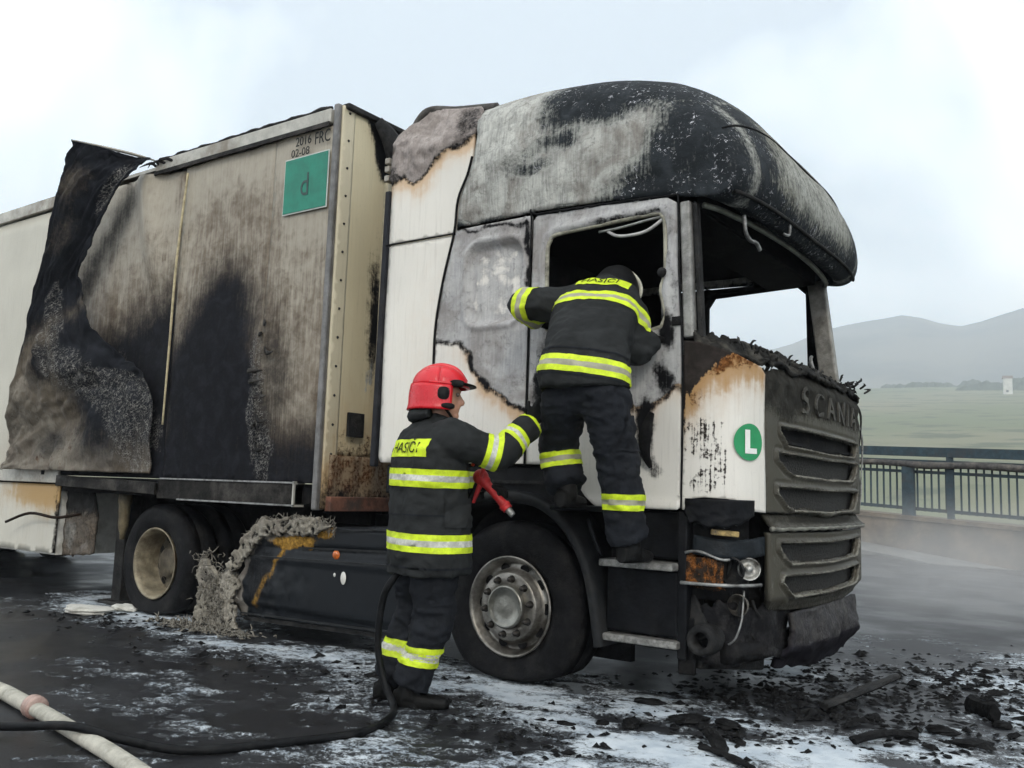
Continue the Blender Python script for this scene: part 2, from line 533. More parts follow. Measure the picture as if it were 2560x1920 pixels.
# ================================================================== SETTING
def road_z(x, y):
    return ss(3.0, 14.0, y) * (0.20 - 0.045 * np.clip(x, -6, 8))
def ground_mat():
    t = NT('wet_asphalt')
    n = t.noise(130, 3, .7); n1 = t.noise(6, 7, .62); n2 = t.noise(.9, 5, .55); n3 = t.noise(28, 6, .7)
    c = t.mixc(t.sst(.3, .7, n), (.006, .0065, .008), (.026, .027, .031))
    c = t.mixc(t.sst(.48, .66, n1), c, (.009, .0095, .011))
    c = t.mixc(t.ma('MULTIPLY', t.sst(.5, .7, n2), .4), c, (.045, .046, .049))
    c = t.mixc(t.ma('MULTIPLY', t.sst(.62, .68, n3), t.ma('MULTIPLY', t.sst(.45, .6, n1), .5)), c, (.20, .205, .21))
    t.bump(t.ma('ADD', t.ma('MULTIPLY', n, .7), t.ma('MULTIPLY', n3, .25)), .3, .006)
    return t.fin(c, t.mixf(t.sst(.38, .62, n2), .30, .62), 0, .35)
xs = np.concatenate([np.linspace(-60, -8, 20), np.linspace(-7.5, 8, 63), np.linspace(9, 60, 16)])
ys = np.concatenate([np.linspace(-40, -4, 12), np.linspace(-3.5, 15, 60)])
gx, gy = np.meshgrid(xs, ys, indexing='ij')
nv_ = len(ys)
road = mk('road', np.column_stack([gx.ravel(), gy.ravel(), road_z(gx.ravel(), gy.ravel())]),
          [(i * nv_ + j, (i + 1) * nv_ + j, (i + 1) * nv_ + j + 1, i * nv_ + j + 1) for i in range(len(xs) - 1) for j in range(nv_ - 1)],
          ground_mat(), None, True)
tag(road, 'wet soot-dark asphalt carriageway of the bridge', 'road', kind='structure')

# ---- extinguishing foam: a low uneven sheet that comes up through the road level where foam lies
def foam_mask(x, y):
    F_ = [((2.1, -.35), (.55, .5), .95), ((1.35, -.75), (.55, .42), .9), ((1.75, -.45), (.5, .3), .85), ((2.45, .45), (.4, .6), .7),
          ((.72, -.55), (.45, .28), .75), ((.2, -.15), (.42, .2), .8), ((-.25, -.45), (.5, .3), .7), ((-.75, -.3), (.55, .28), .72), ((-1.5, -.25), (.7, .25), .66),
          ((-2.2, -.35), (.5, .2), .6), ((-3.9, .1), (1.0, .4), .9), ((-4.6, .5), (1.2, .5), .6), ((-3.2, -.3), (.6, .25), .55), ((-1.1, -1.0), (.9, .55), .38), ((.3, -1.5), (.8, .4), .44), ((-.3, -.95), (.6, .35), .5),
          ((.45, -.25), (.5, .22), .95), ((1.0, -.08), (.4, .18), .85), ((1.55, .05), (.4, .14), .7), ((.95, .2), (.3, .14), .8), ((1.1, 1.7), (.35, .3), .85), ((1.35, .2), (.5, .16), .5), ((2.3, 2.2), (.5, .6), .6), ((2.6, 3.3), (.5, .5), .5), ((2.9, 1.2), (.6, .7), .7), ((1.1, -1.2), (.5, .35), .62), ((2.5, -.9), (.8, .6), .7),
          ((-2.0, -1.4), (.6, .3), .35), ((.9, 3.4), (.4, .3), .3)]
    m = np.zeros_like(x)
    for (cx, cy), (rx, ry), a in F_:
        m = np.maximum(m, a * np.exp(-(((x - cx) / rx) ** 2 + ((y - cy) / ry) ** 2) * .8))
    base = .37 * ss(-3.2, -1.0, x) * ss(1.0, .2, y) * ss(-3.4, -1.2, y + .45 * x) + .10 * ss(1.2, 2.2, x)
    m = np.maximum(m, base + .25 * m)
    D_ = [((1.75, .45), (.75, .35)), ((1.6, .95), (.9, .35)), ((1.45, -.2), (.18, .12)), ((1.0, -.3), (.3, .1)), ((2.35, -.15), (.25, .1)), ((1.3, -.95), (.16, .1)), ((0.55, -1.0), (.4, .25)), ((-1.35, -.95), (.6, .35)), ((-.4, -1.5), (.5, .3))]
    for (cx, cy), (rx, ry) in D_:
        m = m * (1 - .8 * np.exp(-(((x - cx) / rx) ** 2 + ((y - cy) / ry) ** 2)))
    return m
FD = .0135
fx = np.arange(-5.6, 3.6, FD); fy = np.arange(-2.6, 4.2, FD * 1.15)
X_, Y_ = np.meshgrid(fx, fy, indexing='ij')
xf, yf = X_.ravel(), Y_.ravel()
mk_ = foam_mask(xf, yf)
big = fbm(xf * 3.2, yf * 4.4, o=4, s=3)
ani = fbm(xf * 5.0 + yf * 7, yf * 16 - xf * 11, o=4, s=8)
fin = fbm(xf * 26, yf * 26, o=3, s=21)
hgt = mk_ + (big - .5) * .70 + (ani - .5) * .55 + (fin - .5) * .35 - .25
zf = np.clip(hgt * .05, -.02, .010) + (fin - .5) * .007
keep = (zf.reshape(X_.shape) > -.012)
kk = keep[:-1, :-1] & keep[1:, :-1] & keep[1:, 1:] & keep[:-1, 1:]
ii, jj = np.nonzero(kk)
ny_ = len(fy)
Fq = np.column_stack([ii * ny_ + jj, (ii + 1) * ny_ + jj, (ii + 1) * ny_ + jj + 1, ii * ny_ + jj + 1])
used = np.unique(Fq); rem = np.full(len(xf), -1); rem[used] = np.arange(len(used))
def foam_mat():
    t = NT('foam')
    n = t.noise(42, 7, .72, dist=.5); n2 = t.noise(5, 5, .6); n3 = t.noise(120, 3, .7)
    an = t.noise(1.0, 5, .65, vec=t.mp((16, 34, 20)), dist=.6)
    k = t.ma('ADD', t.at('h'), t.ma('ADD', t.ma('MULTIPLY', t.ma('SUBTRACT', n, .5), 2.1), t.ma('ADD', t.ma('MULTIPLY', t.ma('SUBTRACT', an, .5), 1.2), t.ma('MULTIPLY', t.ma('SUBTRACT', n3, .5), 1.0))))
    w = t.sst(.10, .62, k)
    wet = t.mixc(t.sst(.35, .65, n3), (.011, .012, .014), (.040, .042, .046))
    c = t.mixc(t.sst(.3, .7, n2), (.40, .46, .52), (.62, .67, .71))
    c = t.mixc(w, wet, c)
    t.bump(t.ma('ADD', w, t.ma('MULTIPLY', n3, .4)), .55, .010)
    return t.fin(c, t.mixf(w, .4, .6), 0, .25)
foam = mk('foam', np.column_stack([xf, yf, zf + road_z(xf, yf)])[used], rem[Fq], foam_mat(), None, True, dict(h=np.clip(hgt[used] * 1.35 - .02, -1, 1.2)))
tag(foam, 'patchy white extinguishing foam lying over the wet road', 'foam', kind='stuff')

# ---- terrain beyond the bridge
def terrain():
    az0, az1, na = R(-100), R(75), 170          # azimuth measured from +Y, positive towards +X
    rad = np.array([22, 40, 80, 130, 200, 270, 340, 420, 500, 560, 640, 800, 1000, 1250, 1500, 1750, 2000, 2250, 2600, 3200, 4200])
    # elevation angle (degrees) of each radius as seen from the camera
    A, Rd = np.meshgrid(np.linspace(az0, az1, na), rad, indexing='ij')
    base = np.interp(Rd, [22, 40, 130, 200, 340, 500, 560, 800], [-9, -8, -4, 9, 27, 49, 57, 92])
    d = np.degrees(A)
    el = np.interp(d, [-100, -60, -40, -28, -18.8, -15.8, -14, -11.9, -10.4, -9.1, -7.8, -5.7, -2, 6, 14, 30, 75], [6, 8, 7, 8.2, 8.9, 9.9, 10.4, 10.65, 10.35, 9.8, 10.0, 10.5, 11.4, 12, 10.5, 9, 8])
    ridge = 2000 * np.tan(np.radians(el))
    t = ss(900, 2000, Rd) * (1 - .6 * ss(2200, 4200, Rd))
    z = base + np.maximum(ridge - base, 0) * t + (fbm(Rd * np.cos(A) / 160, Rd * np.sin(A) / 160, o=4, s=5) - .5) * (10 + 26 * t) * ss(150, 900, Rd)
    X = 3.2 + np.sin(A) * Rd; Y = -4.56 + np.cos(A) * Rd
    n = len(rad)
    F = [(i * n + j, (i + 1) * n + j, (i + 1) * n + j + 1, i * n + j + 1) for i in range(na - 1) for j in range(n - 1)]
    t_ = NT('hillside')
    n1 = t_.noise(.006, 6, .6); n2 = t_.noise(.05, 5, .6)
    c = t_.mixc(t_.sst(.4, .6, n1), (.15, .165, .095), (.21, .195, .13))
    c = t_.mixc(t_.sst(.52, .62, n2), c, (.10, .11, .07))
    sep = t_.new('ShaderNodeSeparateXYZ'); t_.lk(t_.co(), sep.inputs[0])
    hi = t_.sst(95, 130, sep.outputs['Z'])
    c = t_.mixc(hi, c, t_.mixc(t_.sst(.4, .6, n1), (.10, .10, .10), (.17, .155, .14)))
    o = mk('hills', np.column_stack([X.ravel(), Y.ravel(), z.ravel()]), [f[::-1] for f in F], t_.fin(c, .9, 0, .2), None, True)
    tag(o, 'green field and wooded mountain ridge fading in haze beyond the bridge', 'hills', kind='structure')
    return o
HILLS = terrain()

# ---- fence and parapet on the far edge of the bridge
FA, FB = np.array([-1.50, 14.0]), np.array([1.42, 12.83])
fd_ = (FB - FA) / np.linalg.norm(FB - FA); FLEN = np.linalg.norm(FB - FA)
def fp(s, z, off=0.0):
    """point at s metres along the fence from its left end in view, height rel. to the grade"""
    p = FA + fd_ * s
    return (p[0] + fd_[1] * off, p[1] - fd_[0] * off, z)
def gr(s, zl, zr): return zl + (zr - zl) * s / FLEN
M_CONC = plain('parapet_concrete', (.155, .118, .08), .85, 0, .4, 2.5, .7, dirt=(.06, .05, .04))
M_FENCE = plain('blue_grey_paint', (.03, .055, .07), .6, .1, .35, 10, .3, dirt=(.045, .05, .055))
pw = MB()
S0, S1 = -12.0, 7.0
def prism_along(mb, prof, zl_zr):
    ring = []
    V = []
    for s in (S0, S1):
        for off, zz in prof: V.append(fp(s, zz[0] + (zz[1] - zz[0]) * s / FLEN, off))
    n = len(prof)
    F = [(i, (i + 1) % n, n + (i + 1) % n, n + i) for i in range(n)] + [tuple(range(n))[::-1], tuple(range(n, 2 * n))]
    mb.add((V, F))
prism_along(pw, [(.42, (-.3, -.4)), (.36, (.90, .76)), (.40, (.91, .77)), (.40, (.985, .84)), (-.25, (.99, .845)), (-.25, (-.3, -.4))], None)
o = mk('bridge_parapet', *pw.get(), M_CONC, None, loc=fp(0, 0))
tag(o, 'low brownish concrete parapet under the blue-grey railing', 'parapet')
kb = MB()
prism_along(kb, [(1.35, (-.1, -.2)), (1.35, (.40, .10)), (.46, (.44, .14)), (.46, (-.1, -.2))], None)
o = mk('kerb', *kb.get(), plain('kerb_stone', (.16, .155, .145), .8, 0, .3, 4, .4, dirt=(.10, .10, .10)), None, loc=fp(0, 0))
tag(o, 'concrete kerb step along the foot of the parapet', 'kerb', kind='structure')
FE = empty('bridge_railing', fp(0, 0.8), 'blue-grey steel bridge railing with thin balusters above the parapet', 'railing')
TOPL, TOPR, BOTL, BOTR = 2.23, 2.085, 1.02, .875
def rail(name, f0, h, w, mat):
    a, b = S0, S1
    za = gr(a, BOTL + (TOPL - BOTL) * f0, BOTR + (TOPR - BOTR) * f0); zb = gr(b, BOTL + (TOPL - BOTL) * f0, BOTR + (TOPR - BOTR) * f0)
    return mk(name, *bar(fp(a, za, .1), fp(b, zb, .1), w, h), mat, FE)
rail('top_rail', .945, .17, .12, M_FENCE)
rail('upper_rail', .80, .06, .05, M_FENCE)
rail('middle_rail', .64, .055, .04, M_FENCE)
rail('bottom_rail', .08, .06, .04, M_FENCE)
P_ = [fp(s, gr(s, 1.93, 1.79) + .015 * math.sin(s * 3.1), .19) for s in np.arange(S0, S1, .5)]
mk('cable_duct', *tube(P_, [.055 + .016 * random.random() for _ in P_], 9, 3), plain('scorched_duct', (.07, .065, .062), .8, 0, .5, 12, .8, dirt=(.16, .14, .12)), FE, True)
b0 = mk('baluster', *box(-.015, .015, -.015, .015, 0, .93), M_FENCE, FE)
b0.data.transform(Matrix.Translation(WL[FE.name]))
first = True
sb = S0 + .1
while sb < S1 - .05:
    z = gr(sb, BOTL + .06, BOTR + .06)
    p = np.array(fp(sb, z, .1)) - WL[FE.name]
    if first: b0.location = p; first = False
    else: inst('baluster', b0, p, FE)
    sb += .14
p0 = None
for i, s in enumerate(np.arange(S0 + .25, S1, 1.95)):
    p = np.array(fp(s, gr(s, .9, .76), .1)) - WL[FE.name]
    if p0 is None:
        p0 = mk('post', *box(-.055, .055, -.05, .05, 0, 1.28), M_FENCE, FE); p0.data.transform(Matrix.Translation(WL[FE.name])); p0.location = p
    else: inst('post', p0, p, FE)
# broad sign-like service post just right of the truck's nose
pp = np.array(fp(1.12, gr(1.12, .9, .76), .16))
mk('junction_post', *box(pp[0] - .11, pp[0] + .11, pp[1] - .06, pp[1] + .06, pp[2], pp[2] + .98), M_FENCE, FE, bev=.01)

# ---- far houses on the hillside
M_HW = plain('pale_render', (.62, .60, .56), .8, 0, .15, .4, .1)
M_HR = plain('roof_tiles', (.20, .14, .12), .8, 0, .25, .6, .2)
M_HWIN = plain('dark_window', (.05, .06, .07), .3, 0, .2, 1, .05)
def hz_at(x, y):
    me = HILLS.data
    return None
dgr = bpy.context.evaluated_depsgraph_get()
HB = BVHTree.FromObject(HILLS, dgr)
def house(az, dist, w, l, h, label, rot):
    x, y = 3.2 + math.sin(R(az)) * dist, -4.56 + math.cos(R(az)) * dist
    hit = HB.ray_cast(Vector((x, y, 1500)), Vector((0, 0, -1)))[0]
    z = (hit.z if hit else 40) - .6
    E_ = empty('house', (x, y, z), label, 'house', 'houses scattered below the far ridge')
    c, s = math.cos(rot), math.sin(rot)
    def tr(V): return np.array([(x + a * c - b * s, y + a * s + b * c, z + q) for a, b, q in V])
    V, F = box(-l / 2, l / 2, -w / 2, w / 2, 0, h); mk('wall', tr(V), F, M_HW, E_)
    V = [(-l / 2 - .5, -w / 2 - .5, h), (l / 2 + .5, -w / 2 - .5, h), (l / 2 + .5, w / 2 + .5, h), (-l / 2 - .5, w / 2 + .5, h), (-l / 2 - .5, 0, h + w * .4), (l / 2 + .5, 0, h + w * .4)]
    mk('roof', tr(V), [(0, 1, 5, 4), (2, 3, 4, 5), (0, 4, 3), (1, 2, 5), (3, 2, 1, 0)], M_HR, E_)
    for k in range(int(l // 4)):
        V, F = box(-l / 2 + 1.2 + k * 4, -l / 2 + 2.6 + k * 4, -w / 2 - .06, -w / 2 + .1, 1.6, 3.2)
        mk('window', tr(V), F, M_HWIN, E_)
house(-2.9, 690, 7, 24, 4, 'long pale hall at the right edge below the ridge', R(10))
house(-4.6, 720, 8, 14, 4.5, 'pale house just left of the long hall below the ridge', R(-20))
house(-6.6, 680, 5, 5, 11, 'narrow tall pale building below the saddle of the ridge', R(15))
# ---- a dark band of woodland at the foot of the ridge
def wood():
    A, Rd = np.meshgrid(np.radians(np.linspace(-34, 14, 420)), np.linspace(735, 900, 34), indexing='ij')
    x, y = 3.2 + np.sin(A) * Rd, -4.56 + np.cos(A) * Rd
    z = np.interp(Rd, [560, 800, 900], [57, 92, 100]) - 2 + 15 * np.abs(fbm(x / 9, y / 9, o=3, s=401)) * ss(.42, .56, fbm(x / 70, y / 70, o=3, s=402)) * ss(735, 750, Rd)
    F = [(i * 34 + j, i * 34 + j + 1, (i + 1) * 34 + j + 1, (i + 1) * 34 + j) for i in range(419) for j in range(33)]
    o = mk('distant_wood', np.column_stack([x.ravel(), y.ravel(), z.ravel()]), F, plain('wood_canopy', (.065, .075, .06), .9, 0, .4, .08, .3), None)
    tag(o, 'dark band of woodland at the foot of the mountain ridge', 'wood', kind='stuff')
wood()

# ================================================================== SEMI-TRAILER
TR = empty('semi_trailer', (-5.0, 1.25, 0), 'long pale box semi-trailer with burnt-out side and torn skin flap', 'trailer')
YT = -.03
M_TSIDE = burnt('trailer_side', (.44, .40, .325), smoke=(.10, .068, .040), soot=(.009, .0095, .012), rough=.5, crack=True, bump=.35, amp=.45, edge=1.0, streak=.9)
M_TCLEAN = burnt('trailer_side_clean', (.55, .53, .455), rough=.5, streak=.6)
M_TRAIL = plain('trailer_rail', (.44, .425, .38), .5, .2, .2, 8, .2, dirt=(.22, .19, .15))
M_TDARK = plain('sooted_rail', (.032, .030, .028), .6, .1, .6, 9, .4, dirt=(.12, .11, .10))
M_CREAM = burnt('cream_bulkhead', (.62, .545, .37), smoke=(.42, .25, .10), rust=(.16, .08, .035), rough=.5, bump=.25)
def bk(x, z):      # buckling of the sheet
    return (fbm(x * 2.2, z * 1.5, o=3, s=31) - .5) * .03
ARCH = [(-3.7, 1.0), (-3.66, 2.15), (-3.38, 2.45), (-3.12, 2.80), (-2.92, 2.88), (-2.70, 2.80), (-2.50, 2.45), (-2.38, 1.95), (-2.15, 1.5), (-1.9, 1.0)]
ARCH2 = [(-3.9, .9), (-3.75, 2.2), (-3.4, 2.8), (-2.95, 3.3), (-2.55, 2.9), (-2.2, 2.3), (-2.0, 1.6), (-1.75, .9)]
# right-hand sheets, two panels with a seam
def s_front(x, z): return np.maximum.reduce([pm(x, z, ARCH, .8) * 1.25, .95 * ss(2.0, 1.2, z), .6 * bl(x, z, -2.3, 1.9, .3, .6)])
def k_front(x, z): return np.maximum.reduce([pm(x, z, ARCH2, 1.3) * 1.0, .30 + .45 * ss(3.9, 2.2, z), .95 * ss(2.4, 1.3, z), .74 * bl(x, z, -2.85, 3.0, .95, .8)])
def crk(x, z): return .75 * bl(x, z, -2.42, 1.9, .09, .45) + .7 * bl(x, z, -2.3, 1.4, .16, .3)
for xa, xb in ((-3.565, -2.395), (-2.388, -1.722)):
    def mp_(x, z, xa=xa, xb=xb):
        y = YT + bk(x, z) * ss(0, .15, np.minimum(x - xa, xb - x)) - .03 * bl(x, z, -2.9, 1.9, .5, .6)
        y = y - .04 * bl(x, z, -2.40, 2.0, .05, .35)
        return x, y, z
    panel('side_panel', [(xa, 1.15), (xb, 1.15), (xb, 3.845), (xa, 3.845 - .0)], [], .035, mp_, M_TSIDE, TR,
          dict(soot=s_front, smoke=k_front, crack=crk, rust=lambda x, z: 0 * x, ash=lambda x, z: .5 * bl(x, z, -2.42, 1.7, .05, .5)), .02)
# torn strips standing off the seam
for q in range(9):
    z0 = 1.45 + q * .12 + random.uniform(-.03, .03); L = random.uniform(.1, .3)
    xx = -2.40 + random.uniform(-.03, .05)
    mk('torn_strip', *tube([(xx, YT - .02, z0), (xx + L * .4 * random.choice((1, 1, -1)), YT - .05 - .04 * random.random(), z0 - L * .25), (xx + L * .7, YT - .04 - .06 * random.random(), z0 - L * .2)], [.012, .02, .004], 6, 4, flat=.25, fdir=(0, 1, 0)), M_TDARK, TR, True)
# beige inner sheet between the flap and the seam
def soot_shadow_mid(x, z): return np.maximum.reduce([1.2 * ss(3.05, 2.05, z - .30 * (x + 4.3)), .7 * lm(x, z, [(-4.45, 3.75), (-4.9, 3.2), (-5.2, 2.8)], .3)])  # soot low down, plus the flap's cast shadow painted as a diagonal line
def k_mid(x, z): return np.maximum.reduce([.40 + .4 * ss(3.9, 2.4, z), ss(2.9, 1.9, z), .7 * lm(x, z, [(-3.57, 3.8), (-3.6, 1.2)], .3)])
def crk_m(x, z): return .9 * bl(x, z, -4.55, 1.95, .45, .3) + .8 * bl(x, z, -4.0, 1.55, .4, .3)
def mp_m(x, z):
    fold = .10 * np.exp(-((x + 3.95 + (z - 3.2) * .25) / .16) ** 2) * ss(2.6, 3.3, z)
    return x, YT - .005 - .02 * np.sin((x + 3.58) * 2.0) - fold + bk(x * 1.3, z) * 1.5, z
panel('inner_sheet', [(-5.5, 1.15), (-3.575, 1.15), (-3.575, 3.82), (-3.95, 3.86), (-5.5, 3.9)], [], .04, mp_m, M_TSIDE, TR,
      dict(soot=soot_shadow_mid, smoke=k_mid, crack=crk_m, rust=lambda x, z: 0 * x, ash=lambda x, z: 0 * x), .02)
mk('seam_strip', *tube([(-3.50, YT - .03, 3.78), (-3.56, YT - .035, 3.0), (-3.575, YT - .03, 2.3), (-3.585, YT - .03, 1.6)], [.010, .012, .011, .009], 6, 6), plain('yellowed_edge', (.42, .36, .22), .6, 0, .3, 20, .2), TR, True)
# clean rear part
panel('side_panel', [(-13.2, 1.2), (-5.45, 1.2), (-5.45, 3.80), (-13.2, 3.80)], [], .12, lambda x, z: (x, YT - .002 + 0 * x, z), M_TCLEAN, TR,
      dict(smoke=lambda x, z: .1 + .6 * lm(x, z, [(-6.0, 1.2), (-5.4, 3.8)], .5) + .25 * ss(1.7, 1.2, z), soot=lambda x, z: 0 * x, ash=lambda x, z: 0 * x, rust=lambda x, z: 0 * x), .02)
# peeled flap of outer skin: left free edge, right edge against the wall
LE = cr([(-4.50, -.56, 4.10), (-4.82, -.50, 3.62), (-5.22, -.42, 2.72), (-5.55, -.35, 1.95), (-5.95, -.16, 1.46), (-6.10, -.10, 1.19)], 14)
RE = cr([(-4.02, -.07, 3.97), (-4.12, -.17, 3.80), (-4.48, -.22, 3.38), (-4.78, -.19, 2.98), (-4.62, -.16, 2.56), (-4.15, -.14, 2.22), (-3.74, -.10, 1.92), (-3.70, -.07, 1.19)], 10)
def samp(C, v):
    t = np.linspace(0, 1, len(C)); return np.column_stack([np.interp(v, t, C[:, k]) for k in range(3)])
def flap(u, v):
    a, b = samp(LE, v), samp(RE, v)
    P = a * (1 - u[:, None]) + b * u[:, None]
    w = fbm(u * 3.0 + v, v * 6, o=4, s=40) - .5
    w2 = np.abs(fbm(u * 5 + v * 3, v * 5 - u * 2, o=2, s=44) - .5) * 2
    w3 = np.abs(fbm(u * 9 - v * 6, v * 14 + u * 5, o=3, s=47) - .5) * 2
    P[:, 0] += ss(.8, 1, u) * (fbm(v * 26, u * 0 + 3, o=3, s=48) - .5) * .10 * ss(.95, .8, v)
    P[:, 2] += ss(.8, 1, u) * (fbm(v * 22, u * 0 + 8, o=3, s=49) - .5) * .06 * ss(.95, .8, v)
    s = np.sin(np.clip(u, 0, 1) * PI)
    P[:, 1] += -.10 * s * (1 - v * .6) + w * .13 * (.35 + s) - .07 * w2 * ss(.2, .6, v) - .05 * w3
    crl = ss(.86, 1.0, u) * ss(.75, .5, v)
    P[:, 1] -= .09 * crl
    P[:, 0] += .07 * crl + w * .05 * (u > .8) * 1.0
    P[:, 1] = np.minimum(P[:, 1], YT - .035)
    P[:, 2] += .03 * w * (v < .05)
    return P[:, 0], P[:, 1], P[:, 2]
M_FLAP = burnt('scorched_skin', (.17, .145, .11), soot=(.010, .011, .014), ash=(.13, .115, .095), ash2=(.26, .235, .195), smoke=(.07, .052, .036), edge=.9, amp=.55, rough=.6, crack=True, bump=.6, scale=6)
gridsurf('torn_skin_flap', 80, 170, flap, M_FLAP, TR,
         dict(soot=lambda x, y, z, u, v: np.clip(np.maximum.reduce([1.1 * ss(.60, .44, v), 1.05 * ss(.40, .72, u) * ss(.42, .6, v) * ss(1.06, .86, v), .8 * bl(u, v, .5, .62, .2, .08), .6 * bl(u, v, .35, .9, .12, .05)]) - .55 * bl(u, v, .3, .16, .25, .06) - .4 * bl(u, v, .35, .29, .3, .05), 0, 1),
              ash=lambda x, y, z, u, v: .55 * ss(.52, .62, v) * ss(.9, .3, u) + .45 * bl(u, v, .6, .97, .5, .05),
              smoke=lambda x, y, z, u, v: .55 + .3 * fbm(u * 4, v * 7, o=3, s=3), rust=lambda x, y, z, u, v: .35 * bl(u, v, .4, .93, .3, .1),
              crack=lambda x, y, z, u, v: np.clip(.95 * bl(u, v, .86, .16, .1, .09) + 1.0 * lm(u, v, [(.62, .50), (.55, .60), (.70, .72), (.85, .85), (.95, .92)], .2), 0, 1)), .012, flip=True)
mk('torn_edge', *tube([(-4.50, -.57, 4.105), (-4.3, -.42, 4.06), (-4.12, -.22, 4.02), (-4.0, -.07, 3.985)], [.012, .02, .024, .012], 6, 5, flat=.5), M_TRAIL, TR, True)
# roof, floor, far wall, rear, rails
mk('roof', *box(-13.2, -1.66, 0.0, 2.53, 3.93, 3.96), M_TRAIL, TR)
mk('far_wall', *box(-13.2, -1.66, 2.50, 2.53, 1.15, 3.92), M_TRAIL, TR)
mk('floor', *box(-13.2, -1.68, 0.02, 2.5, 1.0, 1.14), M_SOOT, TR)
mk('rear_wall', *box(-13.22, -13.2, 0.0, 2.5, 1.0, 3.93), M_TRAIL, TR)
# upper rail: front part and the sagging rear part
mk('top_rail', *bar((-3.98, YT - .012, 3.925), (-1.74, YT - .012, 3.915), .05, .11), M_TRAIL, TR, bev=.008)
mk('top_rail', *bar((-13.2, YT - .012, 3.80), (-5.2, YT - .012, 3.89), .05, .12), M_TRAIL, TR, bev=.008)
mk('rail_lip', *bar((-3.98, YT - .045, 3.855), (-1.74, YT - .045, 3.845), .012, .035), M_TDARK, TR)
wv = [(x, YT + .01 + .012 * math.sin(x * 21), 3.99 + .012 * abs(math.sin(x * 9)) + .01 * random.random()) for x in np.arange(-3.98, -1.74, .05)]
mk('roof_edge', *tube(wv, [.013 + .007 * random.random() for _ in wv], 6, 2), M_SOOTG, TR, True)
for q in range(7):
    x = -4.0 + random.uniform(-.08, .3); z = 3.93
    mk('torn_strip', *tube([(x, YT - .03, z), (x - .08 * random.random(), YT - .06, z + .03), (x - .2 * random.random(), YT - .08, z + random.uniform(-.05, .08))], [.012, .014, .003], 5, 3, flat=.4, fdir=(0, 1, 0)), M_SOOTG, TR, True)
mk('bottom_rail', *box(-3.6, -1.90, YT - .025, .05, .985, 1.145), M_TDARK, TR, bev=.006)
mk('bottom_rail', *box(-13.2, -5.2, YT - .02, .05, 1.075, 1.195), M_TRAIL, TR, bev=.006)
mk('bottom_rail', *bar((-5.2, YT - .01, 1.10), (-3.6, YT - .02, 1.065), .06, .10), M_TDARK, TR, bev=.006)
mk('rail_lip', *bar((-3.55, YT - .03, 1.150), (-1.90, YT - .03, 1.150), .02, .012), M_STEEL, TR)
mk('rail_lip', *bar((-3.3, YT - .03, .985), (-1.90, YT - .03, .985), .02, .012), M_STEEL, TR)
mk('rail_end', *box(-1.915, -1.90, YT - .035, .04, .975, 1.16), M_TRAIL, TR)
# front bulkhead (faces +X) with corner post
def fsm(y, z): return np.maximum.reduce([.12 + 0 * y, .55 * ss(2.3, 1.3, z), .8 * ss(.30, .62, y) * ss(2.9, 2.2, z)])
panel('front_bulkhead', [(.035, 1.36), (2.47, 1.36), (2.47, 3.97), (.035, 3.97)], [], .06, lambda y, z: (-1.655 + .004 * np.sin(y * 9), y, z), M_CREAM, TR,
      dict(smoke=fsm, soot=lambda y, z: np.maximum.reduce([.85 * bl(y, z, .44, 2.45, .10, .5), .45 * ss(1.6, 1.38, z), .95 * pm(y, z, [(.16, 4.1), (.42, 3.55), (.7, 3.5), (.9, 4.1)], .1)]), ash=lambda y, z: .55 * bl(y, z, .4, 2.0, .03, .4), rust=lambda y, z: .5 * ss(1.75, 1.4, z)), .03)
mk('corner_post', *box(-1.72, -1.668, YT - .028, .03, .96, 4.0), plain('grey_post', (.17, .165, .16), .45, .4, .3, 8, .2, dirt=(.10, .095, .085)), TR, bev=.012)
pst = burnt('cream_post', (.60, .535, .385), smoke=(.36, .24, .12), rough=.45)
panel('corner_flange', [(.0, .97), (.125, .97), (.125, 3.99), (.0, 3.99)], [], .03, lambda y, z: (-1.650 + 0 * y, y - .02, z), pst, TR,
      dict(smoke=lambda y, z: .1 + .75 * ss(2.0, 1.1, z), soot=lambda y, z: .6 * ss(1.5, 1.0, z), ash=lambda y, z: 0 * y, rust=lambda y, z: .3 * ss(1.5, 1.0, z)), .02)
rv = mk('rivet', *lathe([(.0, .010), (.007, .008), (.011, .0)], (0, 0, 0), 8, axis=0, sgn=1), M_SOOTG, TR)
rv.data.transform(Matrix.Translation(WL[TR.name]))
for i, z in enumerate(np.arange(1.15, 3.95, .215)):
    p = np.array((-1.649, .045, z)) - WL[TR.name]
    if i == 0: rv.location = p
    else: inst('rivet', rv, p, TR)
mk('melted_corner', *tube([(-1.60, .30, 3.97), (-1.58, .46, 3.82), (-1.58, .52, 3.62), (-1.60, .50, 3.5)], [.05, .11, .09, .03], 10, 5, flat=.4, fdir=(1, 0, 0)), M_SOOTG, TR, True)
mk('top_cap', *bar((-1.66, .0, 3.99), (-1.62, 2.4, 3.985), .09, .045), M_SOOTG, TR, bev=.01)
M_RB = burnt('rusty_bulkhead', (.30, .23, .15), smoke=(.14, .09, .05), rust=(.18, .075, .03))
panel('lower_bulkhead', [(.03, .98), (1.2, .98), (1.2, 1.36), (.03, 1.36)], [], .04, lambda y, z: (-1.64 + .01 * np.sin(y * 30) * (z > 1.1), y, z), M_RB, TR,
      dict(smoke=lambda y, z: .6 + 0 * y, soot=lambda y, z: .55 * ss(1.2, 1.0, z) + .25, rust=lambda y, z: .5 + 0 * y, ash=lambda y, z: .2 + 0 * y), .02)
mk('service_box', *box(-1.625, -1.60, .16, .32, 1.50, 1.68), M_SOOTG, TR, bev=.004)
